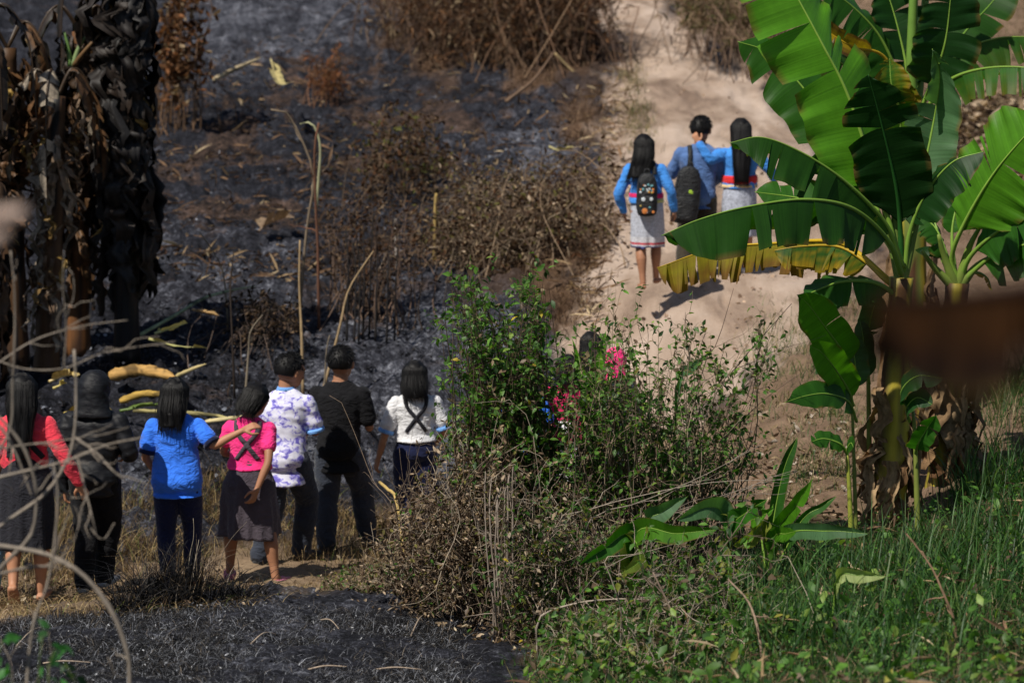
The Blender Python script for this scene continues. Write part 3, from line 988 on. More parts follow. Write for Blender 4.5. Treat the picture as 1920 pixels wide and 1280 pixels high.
        face = np.maximum(face, np.clip((-.50 - dv[:, 2]) * 4, 0, 1) * (1 if hr == 'short' else 0))
        ear = np.clip((dv[:, 1] + .12) * 5, 0, 1) * np.clip((.02 - dv[:, 2]) * 6, 0, 1)
        k = 1 - .30 * np.maximum(face, ear if hr == 'short' else face)
        v = np.array([0, -.007, .944]) + (v - np.array([0, -.007, .944])) * k[:, None]
        Nn = normals(v, fl)
        v = v + Nn * (fbm(v * np.array([55, 55, 30.]), 3, seed) * .0022)[:, None]
        parts = [(v, fl)]
        rngh = np.random.default_rng(seed)
        if hr == 'short':
            for i in range(520):
                a = rngh.uniform(0, 2 * math.pi); e = rngh.uniform(.05, 1.45)
                dr = np.array([math.cos(a) * math.cos(e), math.sin(a) * math.cos(e), math.sin(e)])
                if dr[1] > .55 and dr[2] < .5: continue
                p0 = np.array([0, -.007, .944]) + dr * np.array([.055, .065, .063])
                tg = norm(np.array([dr[0] * .5 + rngh.normal(0, .3), dr[1] * .4 + rngh.normal(0, .3), -.7 + dr[2] * .8]))
                parts.append(tube([p0 - dr * .002, p0 + tg * .008 + dr * .0015, p0 + tg * .017 + dr * .001], [.0016, .0014, .0003], 4, False))
        else:
            zb = wear.get('hairlen', .83); wid = wear.get('hairw', .05) * 1.05; hdx = wear.get('hairdx', 0)
            rings = []
            for i in range(16):
                t = i / 15; z = .95 + (zb - .95) * t
                back = np.interp(z, [.3, .70, .80, .85, .95], [-.085, -.095, -.082, -.055, -.022])
                rx = np.interp(t, [0, .3, .65, .9, 1], [.055, .059, wid, wid * wear.get('hairend', .8), wid * wear.get('hairend', .8) * .8])
                ry = np.interp(z, [.3, .8, .86, .95], [.024, .032, .048, .05])
                rings.append((hdx * t ** 1.5, back + (.01 if z > .86 else 0), z, rx, ry))
            v2, f2 = loft(rings[::-1], 36)
            Nn = normals(v2, f2)
            th = np.arctan2(v2[:, 1], v2[:, 0])
            v2 = v2 + Nn * (.0012 * np.sin(th * 17 + seed) + fbm(v2 * np.array([40, 40, 6.]), 3, seed) * .004)[:, None]
            parts.append((v2, f2))
            for i in range(420):
                a = rngh.uniform(-2.2, 2.2) - math.pi / 2
                zend = zb + rngh.normal(.0, .02)
                pp = [np.array([math.cos(a) * .02, -.01 + math.sin(a) * .02, 1.005])]
                for z in np.linspace(.965, zend, 8):
                    t = (.95 - z) / (.95 - zb)
                    back = np.interp(z, [.3, .70, .80, .85, .95], [-.085, -.095, -.082, -.055, -.012])
                    rx = np.interp(t, [0, .25, .6, 1], [.056, .059, wid, wid * wear.get('hairend', .8)]) * 1.03
                    ry = np.interp(z, [.3, .8, .86, .95], [.024, .028, .048, .058]) * 1.03
                    pp.append(np.array([hdx * max(t, 0) ** 1.5 + math.cos(a + .05 * t) * rx * rngf_(i, t), back + math.sin(a) * ry, z]))
                pp = np.array(pp)
                if i % 6 == 0:   # loose strands standing off the mass
                    k_ = np.linspace(0, 1, len(pp))[:, None] ** 1.5
                    pp = pp + k_ * np.array([rngh.normal(0, .014), -abs(rngh.normal(0, .008)), rngh.normal(0, .012)])
                parts.append(tube(crs(pp, 14), np.linspace(.0022, .0006, 14) * (.55 if i % 6 == 0 else 1), 4, False))
        V, Fl = merge(parts)
        kz = np.clip((V[:, 2] - .80) / .09, 0, 1)[:, None]
        kz = kz * kz * (3 - 2 * kz)
        if hr == 'short': kz = kz * 0 + 1
        add('hair', (hxf(V) * kz + shear(V, lx, ly) * (1 - kz)) * H, Fl, HAIR, root)
    root['_H'] = H
    M = Matrix.Translation(Vector([float(x) for x in base])) @ Matrix.Rotation(yaw, 4, 'Z')
    return root, M, H, conform

def backpack(M, H, cx, cy, z0, z1, rx, ry, label, group, patches=(), conform=None, strap_pts=(), roll=0.0, zip_mat=None, sidefrac=1):
    """soft black rucksack: body, pocket, handle, straps, printed patches."""
    org = M @ Vector((cx * H, cy * H, z0 * H))
    root = empty('backpack', org, M.to_euler().z, label, 'backpack', group)
    base = np.array([cx, cy, z0])
    hh = z1 - z0
    R = np.array(Euler((0, roll, 0)).to_matrix())
    def loc(V): return ((V - base) @ R.T) * H
    rings = []
    for t, s in ((0, .72), (.03, .9), (.1, 1), (.3, 1.03), (.55, 1.0), (.75, .93), (.88, .80), (.96, .58), (1, .3)):
        rings.append((cx, cy, z0 + hh * t, rx * s, ry * (.55 + .45 * s)))
    v, fl = loft(rings, 40, 3.0)
    V, Fl = remesh(v, fl, .005, 4)
    V = V + normals(V, Fl) * (fbm(V * 16, 3, 3) * .004)[:, None]
    add('main_compartment', loc(V), Fl, PACK, root)
    rings = []
    for t, s in ((0, .7), (.06, .95), (.3, 1), (.75, .97), (.95, .8), (1, .5)):
        rings.append((cx, cy - ry * .75, z0 + hh * (.06 + .42 * t), rx * .78 * s, ry * .5 * (.5 + .5 * s)))
    v, fl = loft(rings, 36, 3.2)
    V, Fl = remesh(v, fl, .005, 3)
    add('front_pocket', loc(V), Fl, PACK, root)
    v, fl = tube(crs([(cx - .02, cy - .01, z1 - .012), (cx - .012, cy - .012, z1 + .022), (cx + .012, cy - .012, z1 + .022), (cx + .02, cy - .01, z1 - .012)], 12), .005, 8)
    add('handle', loc(v), fl, PACK, root)
    # zip line over the main compartment
    zp = [(cx - rx * .8, cy - ry * .78, z0 + hh * .5), (cx - rx * .72, cy - ry * .78, z0 + hh * .78), (cx, cy - ry * .70, z0 + hh * .95), (cx + rx * .72, cy - ry * .78, z0 + hh * .78), (cx + rx * .8, cy - ry * .78, z0 + hh * .5)]
    v, fl = tube(crs(zp, 30), .0028, 6)
    add('zip', loc(v), fl, zip_mat or DARKGREY, root)
    for (dx, dz, r, m) in patches:
        y = cy - ry * (1.28 if dz < .46 * hh else 1.04)
        v, fl = ellipsoid((0, 0, 0), (r, r * .18, r), 14, 10)
        v = v + np.array([cx + dx, y, z0 + dz])
        add('printed_patch', loc(v), fl, m, root)
    if conform:
        for pts, side in strap_pts:
            r = conform(pts, .028, .006, side)
            if r: add('shoulder_strap', loc(r[0]) if roll == 0 else (r[0] - base) * H, r[1], PACK, root)
    return root

NEAR = 'schoolchildren walking in a row along the lower trail'
FAR = 'three schoolchildren walking up the dirt road'
HID = 'walkers half hidden behind the leafy shrub'
BACKX = lambda m, w=.02, dx=0: [dict(pts=[(-.06 + dx, 0, .842), (-.05 + dx, 0, .78), (.0 + dx, 0, .72), (.055 + dx, 0, .645)], w=w, mat=m),
                                dict(pts=[(.06 + dx, 0, .842), (.05 + dx, 0, .78), (.0 + dx, 0, .72), (-.055 + dx, 0, .645)], w=w, mat=m)]

def build_people():
    person(-52, 1140, 18.0, 1.50, 0, 'person in light blue jeans cut off by the left edge of the photo', NEAR,
           dict(aR=(.08, .02, .045), kR=(.10, .03, .28), wR=(.10, .12, .56)),
           dict(shirt=dict(mat=WHITE, hem=.5, sleeve=.6), trousers=dict(mat=JEANS, ease=.012), hair='long', hairlen=.74))
    person(54, 1136, 18.0, 1.56, .04, 'barefoot girl in a coral long-sleeved top and dark pinafore with one heel raised', NEAR,
           dict(aR=(.05, .02, .038), kR=(.062, .03, .27), aL=(-.052, -.10, .085), kL=(-.06, .01, .28), fL=(0, .5, -.85), eR=(.178, -.03, .645), wR=(.235, .0, .525),
                eL=(-.17, 0, .64), wL=(-.19, .08, .53), lx=-.015, sh=1.12, hip=1.08, nR=(-.3, .6, 0)),
           dict(shirt=dict(mat=CORAL, hem=.60, sleeve=1.93, ease=.013), skirt=dict(mat=DARKGREY, hem=.245, width=.122, top=.655, fold=.008),
                hair='long', hairlen=.66, hairw=.042, hairend=.5, skin=SKIN2,
                straps=[dict(pts=[(-.05, 0, .85), (-.052, 0, .78), (-.06, 0, .655)], w=.024, mat=DARKGREY),
                        dict(pts=[(.045, 0, .85), (.03, 0, .78), (.035, 0, .72), (.085, 0, .652)], w=.024, mat=DARKGREY)]))
    person(183, 1128, 18.7, 1.59, -.14, 'person in a black jacket with the hood pulled up and black trousers', NEAR,
           dict(aR=(.0, .10, .05), kR=(.035, .09, .285), aL=(-.045, -.05, .055), kL=(-.05, .02, .28), eR=(.165, .0, .645), wR=(.10, .14, .62), eL=(-.155, 0, .63), wL=(-.15, .02, .475),
                lx=.005, ly=.05, sh=1.08, male=True, hip=.92),
           dict(shirt=dict(mat=NYLON, hem=.46, sleeve=1.95, ease=.018, amp=.005), trousers=dict(mat=BLACKC, ease=.012), hair='hood', hoodmat=NYLON, shoes=SHOEW))
    person(336, 1114, 19.2, 1.545, -.02, 'girl in a plain blue t-shirt and navy leggings with her arm round her neighbour', NEAR,
           dict(aR=(.058, .05, .045), kR=(.062, .05, .28), aL=(-.045, -.03, .045), kL=(-.058, .01, .28), eR=(.182, -.045, .705), wR=(.32, -.015, .772), hdR=np.array([.2, .1, .05]),
                eL=(-.148, .0, .645), wL=(-.13, .10, .56), hyaw=-.1, lx=-.012, sh=1.12, hip=1.07, nR=(0, .6, -.7), curl=.5),
           dict(shirt=dict(mat=BLUE, hem=.452, sleeve=.62, ease=.013, trim=NAVY), trousers=dict(mat=NAVY, ease=.006, amp=.0015), hair='long', hairlen=.80, hairw=.056, hairend=.85, hairdx=-.014, skin=SKIN2))
    person(470, 1112, 19.6, 1.50, -.05, 'girl in a hot pink t-shirt and plum grey pinafore with crossed straps, head bowed', NEAR,
           dict(aR=(.135, -.06, .045), kR=(.10, -.01, .28), aL=(-.112, .05, .05), kL=(-.10, .06, .285), eR=(.108, -.075, .64), wR=(.055, -.12, .505), eL=(-.13, .03, .67), wL=(-.08, .16, .62),
                hyaw=-.55, hpitch=-.42, hroll=.12, lx=.02, ly=.07, fR=(.35, 1, -.3), nR=(-.6, .5, .2), sh=1.05, hip=1.05),
           dict(shirt=dict(mat=PINK, hem=.59, sleeve=.5, ease=.011), skirt=dict(mat=PLUMGREY, hem=.245, width=.152, depth=.125, top=.625, fold=.013, nf=5),
                hair='long', hairlen=.865, hairw=.05, hairend=.8, straps=BACKX(PLUMGREY, .022), shoes=SHOEP))
    person(535, 1086, 20.4, 1.66, -.12, 'boy in a white and purple tie-dye t-shirt with pale blue cuffs', NEAR,
           dict(aR=(.05, .13, .05), kR=(.085, .12, .30), aL=(-.105, -.09, .075), kL=(-.055, .0, .285), fL=(-.1, .8, -.5), fR=(.5, 1, -.3), eR=(.145, .03, .655), wR=(.09, .18, .64), eL=(-.15, 0, .64), wL=(-.12, .1, .5),
                lx=.03, ly=.05, male=True, hyaw=-.75, hpitch=-.25, sh=1.0),
           dict(shirt=dict(mat=TIEDYE, hem=.405, sleeve=.72, ease=.015, trim=SKY, collar=SKY), trousers=dict(mat=SLATE, ease=.014), hair='short', shoes=RUBBER))
    person(638, 1060, 21.0, 1.66, -.16, 'boy in a plain black t-shirt and slate grey trousers with short hair', NEAR,
           dict(aR=(.105, .15, .055), kR=(.085, .12, .29), aL=(-.062, -.03, .048), kL=(-.062, .0, .285), eR=(.145, .02, .63), wR=(.085, .17, .68), eL=(-.145, .02, .64), wL=(-.09, .17, .62),
                lx=.02, male=True, hyaw=-.15, sh=1.02),
           dict(shirt=dict(mat=BLACKC, hem=.415, sleeve=.75, ease=.014), trousers=dict(mat=SLATE, ease=.014), hair='short', shoes=RUBBER))
    person(780, 1046, 21.4, 1.51, .12, 'girl in a white t-shirt with blue cuffs, crossed dark straps and dark jeans', NEAR,
           dict(eL=(-.168, .0, .61), wL=(-.20, .02, .485), eR=(.16, .0, .63), wR=(.13, .12, .56), aR=(.05, .1, .05), hyaw=-.15, sh=1.14, lx=.0),
           dict(shirt=dict(mat=WHITE, hem=.585, sleeve=.66, ease=.014, trim=SKY), trousers=dict(mat=NAVY, ease=.012), hair='long', hairlen=.83, hairw=.06, hairend=.85,
                straps=BACKX(DARKGREY, .02), skin=SKIN2, shoes=RUBBER))
    # half hidden by the shrub
    person(985, 1042, 21.7, 1.42, -.1, 'person in a blue top glimpsed low through the shrub', HID,
           dict(aR=(.05, .1, .05)), dict(shirt=dict(mat=BLUE, hem=.5, sleeve=.6), trousers=dict(mat=SLATE), hair='long', hairlen=.8))
    person(1062, 1015, 21.9, 1.42, -.1, 'person in a magenta top and pale skirt glimpsed through the shrub', HID,
           dict(aR=(.05, .1, .05), eR=(.14, 0, .64)), dict(shirt=dict(mat=MAGENTA, hem=.46, sleeve=.6), skirt=dict(mat=WHITE, hem=.28, width=.12), hair='long', hairlen=.86))
    person(1106, 930, 23.4, 1.42, -.1, 'dark-haired person glimpsed between two broad leaves of the shrub', HID,
           dict(aR=(.05, .1, .05)), dict(shirt=dict(mat=BLACKC, hem=.48, sleeve=.6), trousers=dict(mat=SLATE), hair='long', hairlen=.72, hairw=.062))
    person(1152, 990, 22.0, 1.30, -.1, 'person with a pink hood glimpsed at the right of the hidden walkers', HID,
           dict(aR=(.05, .1, .05)), dict(shirt=dict(mat=SLATE, hem=.46, sleeve=1.9), trousers=dict(mat=SLATE), hair='hood', hoodmat=PINK))
    # the three on the road
    woven = zband('woven_pale_skirt', [(0, (.10, .11, .32)), (.405, (.10, .11, .32)), (.425, (.55, .55, .60)), (.445, (.50, .08, .10)), (.462, (.58, .58, .62)), (.52, (.47, .49, .56))], 55, .35)
    r, M, H, cf = person(1212, 541, 26.3, 1.50, -.06, 'girl in a bright blue cardigan and pale woven skirt carrying a black patterned rucksack', FAR,
           dict(eL=(-.185, .0, .625), wL=(-.155, .06, .50), eR=(.155, -.02, .645), wR=(.178, .03, .515), aL=(-.022, -.05, .04), kL=(-.04, .0, .28), aR=(.062, .12, .06), kR=(.06, .09, .285),
                lx=-.05, ly=.06, sh=1.1, hip=1.02, hyaw=.1),
           dict(shirt=dict(mat=CYANB, hem=.57, sleeve=1.9, ease=.016, collar=MAGENTA, bands=[(.602, .635, MAGENTA), (.574, .6, CREAM2)]), skirt=dict(mat=woven, hem=.275, width=.112, top=.62, fold=.006, band=False), hair='long', hairlen=.74, hairw=.064, hairend=.95, hairdx=-.05))
    cols = [cloth_mat('patch_' + n_, c) for n_, c in (('white', (.6, .65, .68)), ('orange', (.6, .2, .05)), ('teal', (.12, .3, .34)), ('yellow', (.55, .4, .1)))]
    rg = np.random.default_rng(5)
    pt = [(rg.uniform(-.045, .045), .155 + rg.uniform(0, .055), rg.uniform(.004, .008), cols[int(rg.integers(4))]) for _ in range(22)]
    pt += [(-.022, .112, .014, cols[0]), (.03, .114, .012, cols[0]), (-.012, .035, .019, cols[1]), (.0, .03, .008, cols[0]), (.043, .03, .009, cols[1]), (.02, .06, .007, cols[2]), (-.04, .07, .006, cols[3])]
    backpack(M, H, .0, -.118, .495, .775, .068, .05, 'black rucksack with many small pale printed spots worn by the girl in blue', 'black rucksacks', pt, cf,
             [([(-.05, 0, .76), (-.052, 0, .80), (-.055, 0, .84)], 'b'), ([(.05, 0, .76), (.045, 0, .80), (.04, 0, .84)], 'b')])
    r, M, H, cf = person(1306, 518, 27.3, 1.66, -.08, 'boy in a blue grey top and dark olive trousers, short hair', FAR,
           dict(aL=(-.085, -.10, .11), kL=(-.065, .02, .28), fL=(0, .6, -.75), aR=(.05, .08, .05), eL=(-.165, .06, .66), wL=(-.10, .14, .70), eR=(.145, .06, .65), wR=(.10, .18, .60), male=True, lx=.04, ly=.06, hyaw=-.2, sh=1.08),
           dict(shirt=dict(mat=HOODY, hem=.455, sleeve=1.85, ease=.016), trousers=dict(mat=OLIVE, ease=.014), hair='short', shoes=RUBBER))
    lime = cloth_mat('lime_zip_pull', (.35, .55, .05))
    backpack(M, H, -.085, -.135, .375, .725, .083, .055, 'plain black rucksack with a lime mark slung on the left shoulder of the boy', 'black rucksacks',
             [(.022, .20, .012, lime), (.03, .195, .008, lime)], cf, [([(-.05, 0, .71), (-.045, 0, .78), (-.05, 0, .845)], 'b')], .12)
    wov2 = zband('woven_grey_skirt', [(0, (.36, .39, .48)), (.3, (.42, .45, .54))], 45, .4)
    person(1384, 528, 27.3, 1.60, .05, 'girl in blue cardigan with red and cream waist band, hand on a shoulder', FAR,
           dict(eL=(-.20, -.06, .765), wL=(-.268, -.045, .865), hdL=np.array([.0, .1, .2]), eR=(.195, .02, .69), wR=(.235, .08, .625), aL=(-.05, .03, .045), aR=(.06, .10, .05), lx=.015, sh=1.08, curl=.9, nL=(.3, .9, 0)),
           dict(shirt=dict(mat=CYANB, hem=.575, sleeve=1.92, ease=.017, collar=RED, bands=[(.602, .655, RED), (.577, .6, CREAM)]), skirt=dict(mat=wov2, hem=.26, width=.112, top=.60, fold=.006, band=False), hair='long', hairlen=.62, hairw=.052, hairend=.75, shoes=SHOEW, skin=SKIN2))
build_people()
# ------------------------------------------------------------------ banana plants
BLADE = foliage_mat('banana_blade', .5, .45, .3, .2, 6, (1.25, 1.45, .45), stripes=True)
RIB = foliage_mat('banana_midrib', .4, .15, .4, .15, 8)
DEADLEAF = foliage_mat('withered_leaf', .8, .18, .2, .45, 22, (1.1, .9, .6), stripes=True)
SHEATH = bark_mat('leaf_sheath', .55, .35, 9, (1, 1, .12), .4)
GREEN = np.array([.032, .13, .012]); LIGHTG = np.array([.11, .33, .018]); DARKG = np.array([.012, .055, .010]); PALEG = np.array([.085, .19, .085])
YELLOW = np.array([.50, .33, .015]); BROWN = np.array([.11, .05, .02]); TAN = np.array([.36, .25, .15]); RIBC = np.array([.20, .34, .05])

def banana_leaf(mid, w, sides, parent=None, name='leaf', base_col=GREEN, edge_col=None, n=64, m=7, pf=.15, tears=5, sag=.25, bend=.5, seed=0,
                rib_r=.018, rib_col=RIBC, mat=None, shred=0.0, tipw=.6, pale=None, tear_gap=.25, start=.0):
    """midrib polyline (base to tip), blade of half width w; sides = two directions (numpy) the halves open towards."""
    rg = np.random.default_rng(seed + 1)
    p = crs(mid, n)
    tn = norm(np.gradient(p, axis=0))
    t = np.linspace(0, 1, n)
    s = np.clip((t - pf) / (1 - pf), 0, 1)
    prof = w * np.clip(s / .14, 0, 1) ** .6 * np.clip(1 - np.clip((s - tipw) / (1 - tipw), 0, 1) ** 2.1, 0, 1) ** .75
    prof = prof * (1 + .04 * np.sin(t * 23 + seed))
    i0 = int(pf * n)
    Vs, Qs, Cs, Us = [], [], [], []
    off = 0
    L = np.linalg.norm(np.diff(p, axis=0), axis=1).sum()
    for hi, side in enumerate(sides):
        if side is None: continue
        side = norm(np.asarray(side, float))
        nt_ = tears if np.isscalar(tears) else tears[hi]
        cuts = np.unique(np.concatenate([[i0, n - 1], rg.integers(i0 + 3, n - 3, nt_)])) if nt_ else np.array([i0, n - 1])
        for a, b in zip(cuts[:-1], cuts[1:]):
            if b - a < 1: continue
            rows = np.arange(a, b + 1)
            ang0 = rg.normal(0, sag) * (1 if nt_ else .3)
            bd = bend * (1 + rg.normal(0, .35))
            tg_ = tear_gap * rg.uniform(.1, 1.25)
            shrink = 1 - shred * rg.uniform(0, .75)
            if shred and rg.uniform() < shred * .25: continue
            fr = (rows - (a + b) / 2) / max(1, (b - a))
            v = np.linspace(0, 1, m)
            sd = side[None] - (tn[rows] * side[None]).sum(1, keepdims=True) * tn[rows]
            sd = norm(sd)
            nr = norm(np.cross(tn[rows], sd)); nr[nr[:, 2] < 0] *= 1
            down = np.array([0, 0, -1.])
            pos = p[rows].copy()
            wr = prof[rows] * shrink
            curl_ph = rg.uniform(0, 6.28)
            for k in range(m):
                cc = base_col * (1 + rg.normal(0, .04)) if k == 0 else cc
                if k > 0:
                    vm = (v[k] + v[k - 1]) / 2
                    ang = ang0 + .10 * np.sin(rows * .9 + curl_ph) * vm
                    dirv = sd * np.cos(ang)[:, None] + nr * np.sin(ang)[:, None] * (1 if hi == 0 else -1)
                    dirv = norm(dirv + down * bd * vm ** 1.2 + tn[rows] * .22)
                    pos = pos + dirv * (wr / (m - 1))[:, None]
                q = pos - tn[rows] * (fr * tg_ * (v[k] ** 1.5) * (b - a) / n * L * (1 if nt_ else 0))[:, None]
                q = q + nr * (np.sin(rows * 2.1 + curl_ph) * .004 * v[k] * (w / .3))[:, None]
                Vs.append(q)
                e = v[k] ** 2
                c = np.tile(cc, (len(rows), 1))
                if pale is not None: c = c * (1 - pale * .5) + PALEG * pale * .5
                if edge_col is not None:
                    f = np.clip(e * 1.1 + rg.normal(0, .12, len(rows)) + rg.normal(0, .15), 0, 1)[:, None]
                    c = c * (1 - f) + edge_col * f
                c = c * (1 + .08 * np.sin(rows * 1.7 + seed))[:, None]
                if k == m - 1:
                    br = np.clip(fbm(np.stack([rows * .35, rows * 0 + seed, rows * 0 + hi], -1), 2, seed) * 1.6 - .15, 0, .8)[:, None]
                    c = (c * .9 + np.array([.12, .12, .01]) * .1) * (1 - br) + np.array([.17, .10, .03]) * br
                Cs.append(c)
                Us.append(np.stack([t[rows] * L, np.full(len(rows), v[k] * w)], -1))
            R_ = len(rows)
            kk = np.arange(m - 1)[:, None] * R_; rr = np.arange(R_ - 1)[None]
            Qs.append((np.stack([kk + rr, kk + rr + 1, kk + R_ + rr + 1, kk + R_ + rr], -1).reshape(-1, 4)) + off)
            off += R_ * m
    o = None
    rv, rf = tube(p, np.interp(t, [0, .15, .6, 1], [rib_r * 1.25, rib_r, rib_r * .45, rib_r * .12]), 8)
    rc = np.tile(rib_col, (len(rv), 1))
    if Vs:
        o = add(name, np.concatenate(Vs), [np.concatenate(Qs)], mat or BLADE, parent, None if parent is not None else p[0], np.concatenate(Cs), np.concatenate(Us))
        add('midrib', rv, rf, RIB, o, p[0] if parent is None else None, rc)
        if parent is None: o.children[0].location = (0, 0, 0)
    return o

def local(parent_loc, pts):
    return np.asarray(pts, float) - np.asarray(parent_loc, float)

UPV = np.array([0, .15, 1.]); DN = np.array([0, -.25, -1.]); RT = np.array([1., 0, 0]); LT = np.array([-1., 0, 0]); TOW = np.array([0, -1., 0]); AWAY = np.array([0, 1., 0])

def pseudostem(base, top, r0, r1, parent, colr=np.array([.22, .16, .05]), name='pseudostem', seed=0, mid=None, cols=None):
    pts = [base, base * .5 + top * .5 if mid is None else mid, top]
    rg = np.random.default_rng(seed)
    V, Fl = tube(crs(pts, 26), np.linspace(r0, r1, 26) * (1 + .05 * np.sin(np.arange(26) * 1.3)), 18)
    th = np.arange(len(V)) % 18
    row = np.minimum(np.arange(len(V)) // 18, 25)
    z = row / 25
    f = fbm(np.stack([th * .8, z * 2.2, z * 0 + seed], -1), 3, seed)
    C = np.where((f > .15)[:, None], np.array([.33, .27, .03]), np.where((f < -.25)[:, None], np.array([.07, .032, .014]), colr))
    if cols is not None: C = np.where((f > .1)[:, None], cols[0], np.where((f < -.2)[:, None], cols[1], cols[2]))
    return add(name, V, Fl, SHEATH, parent, None, C)

def dead_drape(parent, base, top, r, count, lenr, seed, cols=(TAN, BROWN), name='withered_leaf', w=(.03, .09), each=True, zr=(.25, 1.0), crinkle=.03, out=.05, groups=3, mat=None):
    """dead leaves hanging down along a pseudostem (crumpled ribbons)"""
    rg = np.random.default_rng(seed)
    batches = [[] for _ in range(groups)]
    for i in range(count):
        f = rg.uniform(*zr); a = rg.uniform(0, 2 * math.pi)
        o = base + (top - base) * f
        L = rg.uniform(*lenr); L = min(L, (o[2] - base[2]) * 1.0 + .05)
        if L < .1: continue
        d = np.array([math.cos(a), math.sin(a), 0])
        k = 16
        t = np.linspace(0, 1, k)
        pts = o + d * (r * 1.02 + out * rg.uniform(.2, 1.6) * np.sin(np.clip(t * 1.9, 0, 2.6)))[:, None] + np.array([0, 0, -1.]) * (L * t)[:, None]
        pts += np.stack([fbm(np.stack([t * 4 + i, t * 0 + seed, t * 0 + j], -1), 3, j) for j in range(3)], -1) * crinkle * np.array([1, 1, .4])
        sd = np.array([-d[1], d[0], 0])
        ww = rg.uniform(*w) * np.sin(np.clip(t * 2.6 + .4, 0, math.pi)) ** .5
        mcols = 6
        vv = np.linspace(-1, 1, mcols)
        fold = rg.uniform(.5, 1.6)
        X = pts[:, None] + sd * (ww[:, None] * vv[None])[..., None] * .8 + d * (ww[:, None] * fold * np.abs(np.sin(vv * 3 + rg.uniform(0, 6)))[None])[..., None] * .6
        X = X + (fbm(X.reshape(-1, 3) * 18, 3, seed + i) * crinkle * .5).reshape(k, mcols)[..., None] * d
        f0 = rg.uniform()
        c = cols[0] * (1 - f0) + cols[1] * f0
        ii = np.arange(k - 1)[:, None] * mcols; jj = np.arange(mcols - 1)[None]
        Q = np.stack([ii + jj, ii + jj + 1, ii + mcols + jj + 1, ii + mcols + jj], -1).reshape(-1, 4)
        U = np.stack([np.broadcast_to(vv[None], (k, mcols)) * ww.max(), np.broadcast_to((t * L)[:, None], (k, mcols))], -1).reshape(-1, 2)
        batches[i % groups].append((X.reshape(-1, 3), Q, np.tile(c, (k * mcols, 1)) * rg.uniform(.7, 1.25), U))
    for bt in batches:
        if not bt: continue
        V, Fl = merge([(x[0], [x[1]]) for x in bt])
        add(name, V, Fl, mat or DEADLEAF, parent, None, np.concatenate([x[2] for x in bt]), np.concatenate([x[3] for x in bt]))

def plant(px, d, label, group, name='banana_plant', cat='banana plant'):
    b = on_ground(px, d)
    return empty(name, b, 0, label, cat, group), b

def LF(b, pts):  # pixel+distance polyline -> local coordinates of a plant
    return np.array([P(*q) for q in pts]) - b

BG = 'green banana plants beside the road'
# --- the near plant
A_, bA = plant(1665, 17.0, 'tall banana plant with a yellow streaked trunk and one dying yellow leaf', BG)
topA = LF(bA, [(1690, 520, 17.0)])[0]
pseudostem(np.array([0, 0, -.1]), topA, .115, .075, A_, seed=3, cols=(np.array([.42, .34, .04]), np.array([.10, .05, .02]), np.array([.25, .20, .045])))
dead_drape(A_, np.array([0, 0, 0.]), topA * np.array([1, 1, .8]), .115, 30, (.25, .7), 5, groups=6, zr=(.12, .72), w=(.02, .07), crinkle=.05)
kw = dict(parent=A_)
L = lambda pts, w, sides, **k: banana_leaf(LF(bA, pts), w, sides, **{**kw, **k})
# big bright leaf leaning to the upper left, upper face to the light
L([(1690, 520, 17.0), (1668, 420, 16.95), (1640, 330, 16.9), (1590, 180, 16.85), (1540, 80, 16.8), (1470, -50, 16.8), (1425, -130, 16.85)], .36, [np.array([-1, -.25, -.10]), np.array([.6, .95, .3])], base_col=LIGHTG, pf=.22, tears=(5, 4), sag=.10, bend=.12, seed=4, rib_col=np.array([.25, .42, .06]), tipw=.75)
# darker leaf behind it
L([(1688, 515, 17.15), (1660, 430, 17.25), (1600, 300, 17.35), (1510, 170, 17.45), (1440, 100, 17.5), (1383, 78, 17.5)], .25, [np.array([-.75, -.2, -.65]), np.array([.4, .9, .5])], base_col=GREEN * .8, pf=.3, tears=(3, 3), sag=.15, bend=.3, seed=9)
# arching leaf, blade hanging in shade, its green darkened to show that
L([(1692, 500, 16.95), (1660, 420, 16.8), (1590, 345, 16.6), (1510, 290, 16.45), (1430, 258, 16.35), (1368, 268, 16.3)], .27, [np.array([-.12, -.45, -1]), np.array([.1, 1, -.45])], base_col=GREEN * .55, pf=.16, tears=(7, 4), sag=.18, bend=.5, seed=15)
# long near-horizontal leaf, shade on the hanging blade painted as darker green
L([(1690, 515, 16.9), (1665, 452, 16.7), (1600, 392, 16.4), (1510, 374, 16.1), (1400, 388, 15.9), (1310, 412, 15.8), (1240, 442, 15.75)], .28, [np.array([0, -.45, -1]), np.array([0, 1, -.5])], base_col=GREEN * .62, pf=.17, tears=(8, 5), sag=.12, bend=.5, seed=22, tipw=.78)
# second blade just above it, behind
L([(1690, 515, 17.1), (1660, 450, 17.3), (1590, 395, 17.5), (1500, 372, 17.6), (1415, 360, 17.6)], .14, [np.array([0, -.4, -1]), np.array([0, .6, .8])], base_col=GREEN, pf=.3, tears=3, seed=23, bend=.4)
